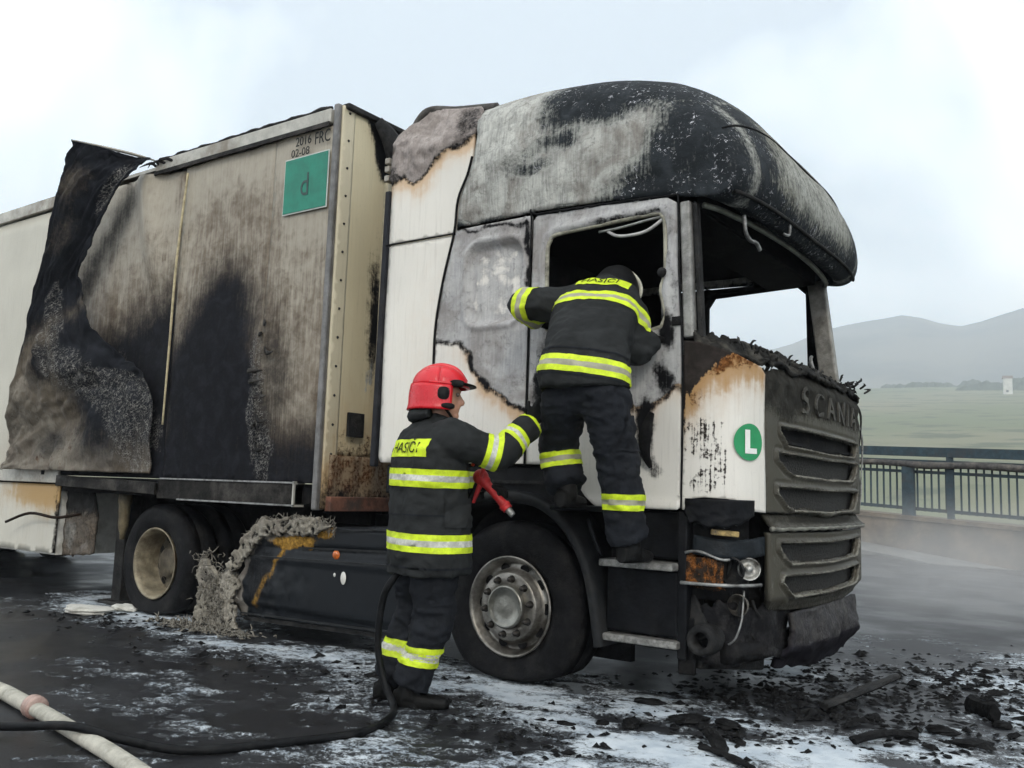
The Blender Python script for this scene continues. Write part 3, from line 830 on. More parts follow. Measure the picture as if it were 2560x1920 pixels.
mk('rust_beam', *box(-1.66, -1.60, .02, .75, .955, 1.06), plain('rust_red', (.16, .07, .045), .75, 0, .4, 14, .5, dirt=(.05, .035, .03)), TR, bev=.006)
mk('vertical_channel', *box(-1.60, -1.56, .40, .47, 1.35, 3.5), plain('cream_channel', (.42, .38, .28), .6, 0, .3, 9, .3, dirt=(.12, .09, .06)), TR, bev=.006)
# underside
mk('chassis_beam', *box(-13.0, -1.9, .75, .87, .72, 1.0), M_SOOT, TR)
mk('chassis_beam', *box(-13.0, -1.9, 1.63, 1.75, .72, 1.0), M_SOOT, TR)
lgm = plain('landing_leg', (.06, .055, .045), .7, .2, .5, 12, .5, dirt=(.17, .13, .07))
lg = mk('landing_leg', *box(-4.60, -4.46, .22, .36, .03, 1.0), M_SOOTG, TR, bev=.008)
mk('foot', *box(-4.68, -4.38, .14, .44, .0, .04), M_SOOTG, lg, bev=.006)
lg = mk('landing_leg', *box(-4.60, -4.46, 2.0, 2.14, .03, 1.0), M_SOOTG, TR, bev=.008)
mk('foot', *box(-4.68, -4.38, 1.92, 2.22, .0, .04), M_SOOTG, lg, bev=.006)
mk('air_cylinder', *lathe([(.0, 1.0), (.055, 1.0), (.06, .93), (.05, .90), (.045, .72), (.028, .66), (.022, .60), (.0, .6)], (-4.30, .10, 0), 14, axis=2, sgn=1), plain('brown_cylinder', (.15, .12, .07), .6, .2, .4, 14, .4, dirt=(.05, .045, .035)), TR, True)
M_BOXW = burnt('white_box', (.60, .58, .51), smoke=(.42, .27, .11), rough=.5)
panel('pallet_box_front', [(-9.0, .40), (-5.26, .42), (-5.24, 1.06), (-9.0, 1.06)], [], .05, lambda x, z: (x, .0 + 0 * x, z), M_BOXW, TR,
      dict(smoke=lambda x, z: .9 * ss(.65, .95, z) * ss(-6.9, -5.6, x) + .15, soot=lambda x, z: .75 * lm(x, z, [(-5.24, .4), (-5.24, 1.06)], .06), ash=lambda x, z: 0 * x, rust=lambda x, z: 0 * x), .02)
mk('pallet_box_body', *box(-9.0, -5.27, .03, .7, .40, 1.05), M_WHITEP, TR)
def crust(v): return v
panel('burnt_rack', [(-5.22, .40), (-4.72, .44), (-4.70, .80), (-4.74, 1.04), (-5.22, 1.04)], [], .022, lambda x, z: (x, .06 + .06 * (fbm(x * 14, z * 9, o=3, s=9) - .5), z), burnt('burnt_rack', (.09, .085, .075), soot=(.012, .012, .012), ash=(.20, .19, .17), ash2=(.34, .32, .29), bump=.9), TR,
      dict(soot=lambda x, z: .45 + .5 * ss(.75, .95, z), ash=lambda x, z: .6 * bl(x, z, -5.08, .62, .14, .2), smoke=lambda x, z: .5 + 0 * x, rust=lambda x, z: 0 * x), .03)
mk('bent_rod', *tube([(-5.95, -.12, .68), (-5.55, -.10, .78), (-5.15, -.06, .755), (-4.85, .0, .80)], .014, 8, 5), plain('brown_rod', (.035, .02, .012), .6, .2, .3, 20, .2), TR, True)
# axle group far back, so the trailer stands on wheels
tyf = lathe([(.28, .0), (.36, .0), (.46, .02), (.49, .06), (.49, .26), (.46, .30), (.28, .30)], (0, 0, 0), 28, closed=True)
tp0 = None
for x in (-9.5, -10.8, -12.1):
    for y in (.35, 2.45):
        p = np.array((x, y, .49)) - WL[TR.name]
        if tp0 is None:
            tp0 = mk('wheel', tyf[0] + WL[TR.name], tyf[1], M_RUBBER, TR, True); tp0.location = p
        else: inst('wheel', tp0, p, TR)
# markings on the side: green panel, letter, lettering
MG = plain('green_sticker', (.018, .20, .135), .55, 0, .15, 7, .1)
MGE = plain('sticker_edge', (.55, .58, .55), .6, 0, .1, 9, .1)
MTX = plain('dark_lettering', (.045, .05, .05), .6, 0, .2, 20, .1)
mk('sticker_border', *box(-2.235, -1.742, YT - .024, YT - .019, 3.205, 3.652), MGE, TR)
gs = mk('green_sticker', *box(-2.225, -1.752, YT - .029, YT - .0245, 3.215, 3.642), MG, TR)
def side_text(name, s, size, cx, cz, y, mat, parent, sx=1.0, bold=0):
    V, F = text_vf(s, size, .001)
    Q = np.column_stack([cx + V[:, 0] * sx, np.full(len(V), y) - V[:, 2], cz + V[:, 1]])
    return mk(name, Q, F, mat, parent)
side_text('letter', 'd', .26, -1.99, 3.41, YT - .031, plain('faint_letter', (.035, .07, .065), .6), gs, .8)
side_text('lettering', '2016', .105, -2.04, 3.775, YT - .024, MTX, TR, .86)
side_text('lettering', 'FRC', .14, -1.828, 3.762, YT - .024, MTX, TR, .72)
side_text('lettering', '02-08', .09, -2.07, 3.688, YT - .024, MTX, TR, 1.0)

# ================================================================== TRACTOR
TK = empty('truck_tractor', (0, 1.25, 0), 'burnt-out white truck tractor with gutted cab and no window glass', 'truck')
M_ROOF = burnt('roof_skin', (.34, .345, .315), ash=(.25, .25, .235), ash2=(.56, .56, .52), soot=(.018, .021, .024), smoke=(.30, .28, .19), fleck=1.0, streak=1.4, bump=.8, rough=.7, edge=.7, amp=1.0, stain=.6)
M_CAB = burnt('cab_paint', (.74, .71, .655), ash=(.34, .335, .34), ash2=(.50, .495, .485), smoke=(.50, .33, .19), rust=(.17, .09, .045), rough=.35, bump=.55, streak=.9)
M_FAIR = burnt('fairing_paint', (.76, .73, .665), ash=(.27, .235, .22), ash2=(.42, .375, .35), smoke=(.60, .42, .26), rough=.35, bump=1.0, streak=.5, scale=13)
M_CORN = burnt('corner_paint', (.76, .725, .66), smoke=(.40, .23, .09), rust=(.22, .085, .025), soot=(.022, .018, .016), rough=.35, bump=.6, edge=.16, streak=1.6, scale=12)
NO = lambda a, b: 0 * a

# ---- cab roof with visor: rounded shell from paired profiles (outer at the middle, inner on the side face)
PR = [  # outer X,Z   inner X,Z   r
    (-.46, 3.90, -.375, 3.50, .75), (-.15, 3.915, -.12, 3.51, .78), (.15, 3.91, .15, 3.50, .8), (.45, 3.88, .42, 3.47, .8), (.72, 3.82, .66, 3.425, .8),
    (.95, 3.735, .86, 3.36, .8), (1.14, 3.615, 1.02, 3.28, .8), (1.30, 3.46, 1.18, 3.20, .8), (1.42, 3.29, 1.30, 3.10, .8), (1.495, 3.12, 1.365, 2.99, .8), (1.515, 2.98, 1.385, 2.90, .8),
    (1.48, 2.855, 1.365, 2.835, .8), (1.405, 2.785, 1.29, 2.805, .8), (1.34, 2.80, 1.20, 2.815, .8)]
PRD = cr(np.array(PR), 4)
def roof_masks(x, y, z, a):
    s = np.minimum(y, 2.5 - y)
    fr = ss(.36, .62, a) * ss(1.08, 1.22, x)                         # on the front face of the visor
    topdark = ss(3.28, 3.50, z) * ss(.0, .30, x)
    frontdark = pm(x, z, [(.95, 3.6), (.98, 3.32), (.86, 3.10), (.58, 2.93), (.5, 2.7), (1.6, 2.7), (1.6, 3.7)], .34) * (1 - ss(.30, .62, a))
    rim = .9 * lm(x, z, [(-.55, 2.88), (.1, 2.9), (1.15, 2.82)], .07)
    soot = np.maximum.reduce([topdark * (1 - fr), frontdark, rim * (a < .3), fr * (.65 * bl(s, z, .25, 3.2, .25, .4) + .5 * ss(2.98, 2.80, z) + .36 + .3 * ss(3.3, 3.5, z))])
    patch = .75 * bl(x, z, .28, 3.32, .16, .06) + .5 * bl(x, z, .12, 3.2, .1, .03) + .35 * bl(x, z, -.02, 3.25, .16, .1)
    soot = np.maximum(soot, patch)
    ash = np.clip(.9 - soot - .5 * fr, 0, 1)
    smoke = fr * (.75 - .4 * bl(y, z, 1.3, 3.1, .8, .25))
    return dict(soot=np.clip(soot, 0, 1), ash=ash, smoke=np.clip(smoke, 0, 1), rust=.25 * fr * ss(2.95, 2.8, z))
na, NP = 16, len(PRD)
Vr, Fr, Ar = [], [], []
# rings go: near side (a=0) -> middle (a=1, many y) -> far side
ang = [i / (na - 1) for i in range(na)]
cols = [(a, +1) for a in ang] + [(1.0, t) for t in np.linspace(.0, 1, 10)[1:-1]] + [(a, -1) for a in ang[::-1]]
for ci, (a, side) in enumerate(cols):
    for (xo, zo, xi, zi, r) in PRD:
        if a < 1.0 or side in (1, -1) and ci < na or ci >= len(cols) - na:
            th = a * PI / 2
            k = 1 - math.sin(th)
            yy = r * (1 - math.cos(th))
            x_, z_ = xo + (xi - xo) * k, zo + (zi - zo) * k
            yv = yy if ci < na else 2.5 - yy
        else:
            x_, z_ = xo, zo
            yv = r + (2.5 - 2 * r) * side
        Vr.append((x_, yv, z_)); Ar.append(a)
nc = len(cols)
for i in range(nc - 1):
    for j in range(NP - 1):
        Fr.append((i * NP + j, i * NP + j + 1, (i + 1) * NP + j + 1, (i + 1) * NP + j))
Vr = np.array(Vr); Ar = np.array(Ar)
dn = (fbm(Vr[:, 0] * 3 + Vr[:, 1], Vr[:, 2] * 3, Vr[:, 1] * 3, o=3, s=77) - .5)
Vr[:, 1] += np.where(Vr[:, 1] < 1.25, 1, -1) * np.clip(dn, -1, 1) * .03 * (Ar > .02)
Vr[:, 2] += dn * .03 * (Ar > .6)
# side faces (near and far) triangulated from the inner outline + lower edge, merged with the shell
inner = [(p[2], p[3]) for p in PRD]
low = [(1.10, 2.835), (.9, 2.862), (.5, 2.885), (.1, 2.895), (-.2, 2.89), (-.515, 2.885), (-.49, 3.08), (-.42, 3.24), (-.385, 3.36)]
side_out = inner + low
Ps, Ts = ptri(side_out, [], .035)
def side_y(x, z):
    bul = .025 * np.sin(np.clip((z - 2.88) / .6, 0, 1) * PI) * ss(-.5, -.3, x) * ss(1.25, 1.0, x)
    groove = .02 * np.exp(-((z - 2.945 - .02 * x) / .012) ** 2)
    dent = (fbm(x * 4, z * 4, o=3, s=91) - .5) * .03
    win = -.02 * pm(x, z, rrect(-.28, .0, 3.22, 3.36, .05), .03)
    edge = ss(0, .06, dline(x, z, inner))
    return (-bul + groove + dent + win) * edge
V1 = np.column_stack([Ps[:, 0], side_y(Ps[:, 0], Ps[:, 1]), Ps[:, 1]])
V2 = V1.copy(); V2[:, 1] = 2.5 - V1[:, 1]
Vall = np.concatenate([Vr, V1, V2]); Aall = np.concatenate([Ar, np.zeros(len(V1)), np.zeros(len(V2))])
n0, n1_ = len(Vr), len(V1)
Fall = [tuple(f) for f in Fr] + [tuple(t + n0) for t in Ts] + [tuple(t[::-1] + n0 + n1_) for t in Ts]
_wx, _wz = warp(Vall[:, 0] + Vall[:, 1] * .4, Vall[:, 2], .07)
rm = roof_masks(_wx - Vall[:, 1] * .4, Vall[:, 1], _wz, Aall)
ro = mk('cab_roof', Vall, Fall, M_ROOF, TK, True, rm)
bm = bmesh.new(); bm.from_mesh(ro.data); bmesh.ops.remove_doubles(bm, verts=bm.verts, dist=.003); bmesh.ops.recalc_face_normals(bm, faces=bm.faces); bm.to_mesh(ro.data); bm.free()
m = ro.modifiers.new('solid', 'SOLIDIFY'); m.thickness = .02; m.offset = -1
# drip seam and visor trim
def shell_pt(f, a, dy=0, dx=0, dz=0):
    xo, zo, xi, zi, r = PRD[f]; th = a * PI / 2; k = 1 - math.sin(th)
    return (xo + (xi - xo) * k + dx, r * (1 - math.cos(th)) + dy, zo + (zi - zo) * k + dz)
def front_line(f, off=.006, dz=0.0, s0=.0):
    P = []
    for y in np.linspace(.06 + s0, 2.44, 40):
        s = min(y, 2.5 - y); xo, zo, xi, zi, r = PRD[f]
        t = min(s / r, 1); k = 1 - math.sqrt(max(0, 1 - (1 - t) ** 2))
        P.append((xo + (xi - xo) * k + off, y, zo + (zi - zo) * k + dz))
    return P
mk('visor_seam', *tube(front_line(31, .002, .0), .007, 6, 1), M_SOOT, ro, True)
mk('visor_lip', *tube(front_line(45, .008), .012, 6, 1), M_SOOTG, ro, True)
mk('windscreen_header', *tube([(1.20 + .13 * math.sin((y - .1) / 2.3 * PI) ** .6, y, 2.79) for y in np.linspace(.1, 2.4, 24)], .018, 8, 1), plain('header_strip', (.23, .24, .20), .5, .3, .3, 9, .3, dirt=(.09, .09, .075)), TK, True)
wp = [(-.02, 0), (.06, -.1), (.09, -.16), (.13, -.19), (.16, -.16)]
mk('dangling_bracket', *tube([(1.36, .30, 2.76), (1.37, .30, 2.66), (1.375, .36, 2.625), (1.38, .44, 2.63), (1.38, .5, 2.6)], .012, 7, 4), M_STEEL, TK, True)
mk('dangling_bracket', *tube([(1.46, .80, 2.84), (1.455, .80, 2.76), (1.45, .72, 2.745)], .009, 7, 4), M_STEEL, TK, True)

# ---- side fairing behind the cab: lower and upper panels
REARC = [(-.66, 1.31), (-.664, 1.955), (-.658, 2.24), (-.607, 2.55), (-.53, 2.80)]
def fair_low(x, z): return x, .012 + .02 * ss(-1.10, -1.16, x) + .003 * np.sin(z * 5), z
panel('side_fairing', rrect(-1.165, -.90, 1.31, 1.6, .05)[12:18] + [(-.672, 1.31), (-.676, 1.955), (-.670, 2.24), (-.620, 2.55), (-.548, 2.838), (-1.165, 2.838)], [], .03, fair_low, M_FAIR, TK,
      dict(soot=lambda x, z: .12 * fbm(x * 8, z * 3, o=3), ash=NO, rust=NO, smoke=lambda x, z: .10 + .16 * bl(x, z, -.75, 2.0, .2, .6)), .02)
BND = [(-1.17, 3.30), (-1.07, 3.315), (-1.0, 3.355), (-.93, 3.29), (-.85, 3.305), (-.76, 3.36), (-.64, 3.44), (-.52, 3.47), (-.40, 3.50)]
def above(x, z): return z - np.interp(x, [p[0] for p in BND], [p[1] for p in BND])
def fair_up(x, z):
    ab = above(x, z); k = ss(-.01, .05, ab)
    d = (fbm(x * 22, z * 22, o=3, s=51) - .5) * .05 + (fbm(x * 6, z * 6, o=2, s=52) - .5) * .08
    top = ss(3.5, 3.85, z) * .12
    return x + d * k * .2, .012 + .02 * ss(-1.10, -1.16, x) - .02 * k + d * k + top, z + d * .35 * k
panel('side_fairing', [(-1.165, 2.852), (-.545, 2.852), (-.525, 3.06), (-.455, 3.23), (-.42, 3.35), (-.41, 3.52), (-.38, 3.62), (-.42, 3.74), (-.60, 3.77), (-.78, 3.81), (-.93, 3.84), (-1.02, 3.78), (-1.10, 3.68), (-1.165, 3.5)], [], .02, fair_up, M_FAIR, TK,
      dict(soot=lambda x, z: np.maximum.reduce([.75 * lm(x, z, BND, .03), .7 * ss(3.80, 3.88, z), .6 * bl(x, z, -.5, 3.62, .12, .16), .55 * bl(x, z, -1.13, 3.35, .09, .12)]),
           ash=lambda x, z: ss(-.015, .02, above(x, z)), rust=NO,
           smoke=lambda x, z: np.clip(.12 + .8 * ss(-.25, 0, above(x, z)), 0, 1)), .03)
mk('fairing_lip', *tube([(-1.06, .10, 3.71), (-.95, .14, 3.84), (-.7, .15, 3.80), (-.5, .15, 3.765), (-.34, .16, 3.74)], [.018, .03, .026, .03, .035], 8, 6), plain('charred_lip', (.06, .055, .05), .8, 0, .5, 22, .8, dirt=(.12, .11, .10)), TK, True)
mk('roof_deflector', *box(-1.0, -.44, .2, 2.3, 3.3, 3.70), M_SOOTG, TK, bev=.05)
mk('fairing_edge', *bar((-1.205, .035, 1.28), (-1.185, .035, 3.25), .05, .045, up=(1, 0, 0)), plain('dark_rubber_edge', (.04, .042, .05), .6, 0, .3, 9, .2, dirt=(.07, .07, .075)), TK, bev=.01)
for z in (3.33, 3.40, 3.46):
    mk('hinge', *box(-1.235, -1.19, .02, .09, z, z + .045), M_TRAIL, TK, bev=.006)

# ---- cab side behind the door with the pressed blank window
WIN = rrect(-.43, .035, 2.19, 2.755, .11)
BL2 = [(-.67, 2.10), (-.60, 2.10), (-.48, 2.08), (-.39, 2.03), (-.37, 1.96), (-.30, 1.87), (-.20, 1.78), (-.10, 1.73), (-.03, 1.66), (.06, 1.63), (.12, 1.60)]
def abv2(x, z): return z - np.interp(x, [p[0] for p in BL2], [p[1] for p in BL2])
def cs_map(x, z):
    d = dline(x, z, WIN, True); ins = inpoly(x, z, WIN)
    press = np.where(ins, .045 * ss(0, .05, d), 0) - .020 * np.exp(-(d / .02) ** 2)
    mel = .012 * np.exp(-((x + .0 + .04 * np.sin(z * 9)) / .03) ** 2) * ins
    dent = (fbm(x * 5, z * 5, o=3, s=61) - .5) * .03 * ss(-.05, .15, abv2(x, z)) * ss(0, .06, np.minimum.reduce([.085 - x, x + .64, 2.86 - z]))
    return x, press + mel + dent, z
panel('cab_side', [(-.66, 1.31), (.085, 1.31), (.085, 2.872), (-.30, 2.868), (-.525, 2.862), (-.53, 2.80), (-.607, 2.55), (-.658, 2.24), (-.664, 1.955)], [], .018, cs_map, M_CAB, TK,
      dict(ash=lambda x, z: ss(-.02, .03, abv2(x, z)) * (1 - .46 * pm(x, z, rrect(-.40, .0, 2.22, 2.72, .1), .05)),
           soot=lambda x, z: np.maximum.reduce([.78 * lm(x, z, BL2, .045), .9 * lm(x, z, [(.085, 2.87), (.06, 2.4)], .05), .8 * lm(x, z, [(-.6, 2.87), (.1, 2.87)], .03), .35 * bl(x, z, -.02, 1.80, .12, .1), .25 * bl(x, z, -.55, 2.18, .12, .12)]),
           smoke=lambda x, z: np.clip(.06 + .85 * ss(-.22, 0, abv2(x, z)) * ss(.30, .10, abv2(x, z)) * ss(-.7, -.3, x), 0, 1), rust=lambda x, z: .25 * lm(x, z, BL2, .08)), .02)
mk('cab_seam', *tube([(-.668, -.004, 1.31), (-.670, -.004, 1.955), (-.664, -.004, 2.24), (-.613, -.004, 2.55), (-.538, -.004, 2.85), (-.512, -.01, 3.07), (-.44, -.01, 3.23), (-.405, -.01, 3.35)], .0085, 6, 5), M_SOOT, TK, True)
mk('fairing_seam', *tube([(-1.165, .006, 2.845), (-.54, .006, 2.845)], .0065, 6, 1), M_SOOTG, TK, True)

# ---- door with window opening
DW = [(.215, 2.16), (.205, 2.60), (.225, 2.69), (.27, 2.725), (.60, 2.742), (.93, 2.755), (.985, 2.735), (1.005, 2.68), (1.012, 2.45), (1.0, 2.36), (.985, 2.30), (.99, 2.09), (.60, 2.06), (.26, 2.09)]
DO = [(.098, 1.55), (.098, 2.835), (.13, 2.865), (.6, 2.855), (1.02, 2.835), (1.075, 2.80), (1.085, 2.6), (1.10, 2.2), (1.118, 1.95), (1.122, 1.09), (1.105, 1.072), (.60, 1.072), (.52, 1.13), (.42, 1.25), (.30, 1.31), (.098, 1.31)]
BL3 = [(.09, 1.62), (.2, 1.58), (.35, 1.55), (.6, 1.6), (.78, 1.62), (.84, 1.57), (.95, 1.60), (1.02, 1.66), (1.06, 1.72), (1.13, 1.70)]
def abv3(x, z): return z - np.interp(x, [p[0] for p in BL3], [p[1] for p in BL3])
def dr_map(x, z):
    d = dline(x, z, DW, True)
    return x, .004 - .016 * np.exp(-((d - .035) / .022) ** 2) * (z > 2.0) + (fbm(x * 5, z * 5, o=3, s=66) - .5) * .025 * ss(-.05, .15, abv3(x, z)) * ss(0, .05, np.minimum(1.12 - x, x - .1)) - .012 * np.exp(-((z - 1.09) / .03) ** 2), z
door = panel('door', DO, [DW], .018, dr_map, M_CAB, TK,
      dict(ash=lambda x, z: ss(-.02, .05, abv3(x, z)) * .8,
           smoke=lambda x, z: np.clip(.05 + .9 * ss(-.16, 0.05, abv3(x, z)) + .5 * ss(2.1, 2.4, z), 0, 1),
           rust=lambda x, z: .55 * lm(x, z, BL3, .07) * ss(.6, .8, x),
           soot=lambda x, z: np.maximum.reduce([.7 * lm(x, z, BL3, .06), 1.0 * bl(x, z, .90, 1.50, .055, .16), .9 * bl(x, z, .22, 1.80, .09, .22), .8 * bl(x, z, 1.0, 1.80, .06, .14), .75 * lm(x, z, [(.3, 2.76), (1.0, 2.78)], .04) * ss(.4, .6, x), .5 * lm(x, z, [(1.05, 2.8), (1.09, 2.2)], .03), .85 * bl(x, z, 1.03, 2.08, .06, .10), .6 * bl(x, z, .95, 1.3, .06, .06)])), .03)
fr_ = DW + [DW[0]]
mk('window_frame', *tube([(x, .010, z) for x, z in fr_], .014, 7, 3), plain('scorched_frame', (.33, .315, .25), .6, .1, .35, 14, .4, dirt=(.07, .065, .055)), door, True)
mk('door_gap', *tube([(.090, -.003, 1.31), (.090, -.003, 2.0), (.088, -.003, 2.84), (.12, -.003, 2.872), (.6, -.003, 2.862), (1.03, -.003, 2.842), (1.09, -.003, 2.80), (1.10, -.003, 2.4), (1.128, -.003, 1.9), (1.129, -.003, 1.08)], .006, 6, 3), M_SOOT, door, True)
mk('hanging_cable', *tube([(.62, .03, 2.70), (.70, .0, 2.655), (.80, -.005, 2.645), (.90, .0, 2.66), (.985, .02, 2.72)], .010, 7, 5), plain('pale_cable', (.42, .41, .40), .5, .2, .3, 20, .3), door, True)
mk('hanging_cable', *tube([(.56, .03, 2.705), (.72, .01, 2.705), (.9, .01, 2.725), (.985, .02, 2.735)], .008, 7, 5), M_STEEL, door, True)
mk('door_handle', *tube([(.95, -.02, 1.60), (.935, -.05, 1.50), (.93, -.045, 1.38), (.945, -.01, 1.30)], [.02, .035, .03, .012], 8, 5, flat=.7, fdir=(0, 1, 0)), M_CHAR, door, True)
mk('lock_stub', *lathe([(0, .03), (.02, .03), (.028, .015), (.028, .0)], (.998, .0, 2.40), 12), M_SOOTG, door, True)

# ---- pillars, far side, interior
M_PIL = burnt('pillar', (.42, .40, .36), soot=(.02, .02, .02), smoke=(.2, .17, .12), rough=.5)
def pil(name, pts, w, d, parent=TK):
    mb = MB()
    return mk(name, *bar(pts[0], pts[1], w, d, up=(0, 1, 0)), M_PILP, parent, bev=.012)
M_PILP = plain('grey_pillar', (.27, .265, .25), .5, .2, .35, 10, .4, dirt=(.075, .07, .065))
mk('front_pillar', *bar((1.155, .035, 2.02), (1.125, .03, 2.80), .062, .06, up=(0, 1, 0)), M_PILP, TK, bev=.012)
mk('pillar_trim', *bar((1.215, .06, 2.02), (1.175, .05, 2.79), .03, .05, up=(0, 1, 0)), M_SOOTG, TK, bev=.008)
mk('pillar_plate', *box(1.06, 1.125, -.008, .03, 2.09, 2.14), M_SOOT, TK, bev=.004)
mk('front_pillar', *bar((1.235, 2.42, 1.98), (1.125, 2.44, 2.84), .13, .075, up=(0, 1, 0)), plain('bare_pillar', (.26, .25, .225), .55, .2, .35, 10, .4, dirt=(.13, .12, .10)), TK, bev=.012)
mk('far_handle', *tube([(1.16, 2.33, 2.07), (1.15, 2.28, 2.12), (1.13, 2.27, 2.2), (1.12, 2.32, 2.235)], .013, 7, 4), M_STEEL, TK, True)
FW = [(.215, 2.10), (.215, 2.72), (.27, 2.80), (.96, 2.825), (1.03, 2.76), (1.045, 2.10)]
panel('far_side', [(-.66, 1.1), (1.14, 1.1), (1.16, 2.0), (1.07, 2.87), (-.53, 2.885)], [FW], .08, lambda x, z: (x, 2.47 + 0 * x, z), M_SOOT, TK, None, .03)
mk('rear_wall', *box(-.56, -.52, .03, 2.46, 1.2, 3.5), M_SOOT, TK)
mk('cab_floor', *box(-.5, 1.22, .06, 2.44, 1.24, 1.30), M_SOOT, TK)
mk('bunk', *box(-.50, .05, .1, 2.4, 1.3, 1.72), M_CHAR, TK, bev=.05)
mk('roof_lining', *box(-.45, 1.12, .12, 2.38, 2.93, 2.96), M_SOOT, TK)
mk('bulkhead_shelf', *box(.75, 1.14, .12, 2.38, 2.80, 2.925), M_SOOT, TK, bev=.02)
def seat(y):
    mb = MB()
    mb.add(box(.20, .62, y - .22, y + .22, 1.52, 1.62)); mb.add(bar((.24, y, 1.6), (.12, y, 2.22), .06, .40, up=(1, 0, 0)))
    mb.add(tube([(.4, y, 1.3), (.4, y, 1.55)], .08, 8, 1))
    return mk('seat_frame', *mb.get(), M_CHAR, TK, bev=.02)
seat(.62); seat(1.9)
th = [(.98 + .07 * math.sin(t), 1.85 + .21 * math.cos(t), 1.98 + .2 * math.sin(t)) for t in np.linspace(0, 2 * PI, 25)]
mk('steering_wheel', *tube(th, .014, 7, 1), M_CHAR, TK, True)
mk('dashboard', *tube([(1.10, .12, 1.78), (1.14, .7, 1.80), (1.14, 1.6, 1.82), (1.12, 2.38, 1.80)], [.13, .15, .16, .13], 12, 5), M_CHAR, TK, True)

# ---- front: corner panel, cowl, grille
CC = cr([(1.134, .0), (1.24, .004), (1.34, .035), (1.415, .10), (1.462, .19), (1.488, .29)], 8)
cl = np.concatenate([[0], np.cumsum(np.hypot(np.diff(CC[:, 0]), np.diff(CC[:, 1])))]); CL = cl[-1]
def corner(u, z, off=0.0):
    x, y = np.interp(u, cl, CC[:, 0]), np.interp(u, cl, CC[:, 1])
    tx, ty = np.interp(u + .01, cl, CC[:, 0]) - np.interp(u - .01, cl, CC[:, 0]), np.interp(u + .01, cl, CC[:, 1]) - np.interp(u - .01, cl, CC[:, 1])
    L = np.hypot(tx, ty) + 1e-9
    return x + ty / L * off, y - tx / L * off, z
ctop = [(0, 2.0), (.08, 1.99), (.18, 1.955), (.28, 1.925), (.36, 1.895), (CL - .04, 1.865), (CL, 1.83)]
cbot = [(CL, 1.072), (CL - .10, 1.078), (.36, 1.10), (.33, 1.125), (.25, 1.14), (.12, 1.145), (.045, 1.135), (.04, 1.10), (.02, 1.075), (0, 1.075)]
BL4 = [(0, 1.62), (.06, 1.66), (.13, 1.73), (.20, 1.76), (.28, 1.80), (.38, 1.84), (.6, 1.84)]
def abv4(u, z): return z - np.interp(u, [p[0] for p in BL4], [p[1] for p in BL4])
cp = panel('corner_panel', ctop[::-1] + [(0, 1.9)][:0] + cbot[::-1], [], .014, lambda u, z: corner(u, z, .0 + .004 * np.sin(z * 7)), M_CORN, TK,
      dict(ash=NO, smoke=lambda u, z: np.clip(.04 + .95 * ss(-.30, .06, abv4(u, z)), 0, 1),
           rust=lambda u, z: .62 * ss(-.07, .06, abv4(u, z)) * ss(.03, .2, u) + .45 * bl(u, z, .1, 1.66, .08, .06),
           soot=lambda u, z: np.maximum.reduce([.95 * ss(-.02, .16, abv4(u, z) + .22 * (.2 - u)), .47 * bl(u, z, .14, 1.47, .12, .14), .47 * bl(u, z, .19, 1.36, .11, .12), .44 * bl(u, z, .12, 1.25, .15, .10), .5 * bl(u, z, .03, 1.5, .03, .12), .8 * lm(u, z, [(0.0, 1.62), (.0, 1.98)], .05), .45 * lm(u, z, [(0, 1.08), (.0, 1.6)], .012)])), .02)
def disc(name, u0, z0, r, off, mat, parent, rx=1.0):
    V, F = [], []
    n = 36
    for rr_ in (0.0, r * .5, r):
        for k in range(n):
            t = 2 * PI * k / n
            V.append(tuple(float(q) for q in corner(np.array(u0 + rr_ * rx * math.cos(t)), z0 + rr_ * math.sin(t), off)))
    for i in range(2):
        for k in range(n): F.append((i * n + k, i * n + (k + 1) % n, (i + 1) * n + (k + 1) % n, (i + 1) * n + k))
    return mk(name, V, F, mat, parent, True)
LU, LZ = .372, 1.448
gd = disc('round_sticker', LU, LZ, .100, .010, plain('bright_green', (.02, .27, .10), .5, 0, .12, 9, .05), cp, .98)
V, F = text_vf('L', .175, .0)
V, F = np.array([(a, b, 0) for a, b in ((-.035, -.062), (.048, -.062), (.048, -.033), (-.002, -.033), (-.002, .066), (-.035, .066))]), [(0, 1, 2, 3), (0, 3, 4, 5)]
V = np.array([tuple(float(q) for q in corner(np.array(LU + a), LZ + b, .0145)) for a, b, _ in V])
mk('letter', V, F, plain('letter_white', (.80, .80, .76), .5, 0, .05), cp)
# cowl under the windscreen
def cowl(u, v):
    y = .02 + 2.44 * v
    s = np.minimum(y, 2.5 - y)
    xb = 1.16 + .12 * np.sin(v * PI) ** .6; xf = np.interp(s, [0, .1, .19, .3, 1.25], [1.2, 1.40, 1.455, 1.49, 1.55])
    x = xb + (xf - xb) * u
    z = 2.045 - .13 * u - .03 * ss(0, .3, s) * u + (fbm(x * 16, y * 16, o=4, s=15) - .5) * .09
    return x, y, z
gridsurf('cowl', 22, 130, cowl, plain('charred_cowl', (.03, .029, .027), .75, 0, .7, 20, .9, dirt=(.13, .12, .10)), TK, None, .02, flip=True)
mb = MB()
for q in range(110):
    y = random.uniform(.15, 2.42); x = 1.36 + random.uniform(-.14, .17); x = min(x, 1.53)
    z = 2.0 - .3 * (x - 1.3) + random.uniform(-.02, .03)
    a = random.uniform(0, PI); L = random.uniform(.02, .06)
    p = (x, y, z); q2 = (x + L * .5 * math.cos(a), y + L * math.sin(a), z + random.uniform(-.02, .045))
    mb.add(tube([p, tuple(np.add(p, q2) / 2 + np.array([0, 0, .012])), q2], [.006, .007, .002], 5, 2))
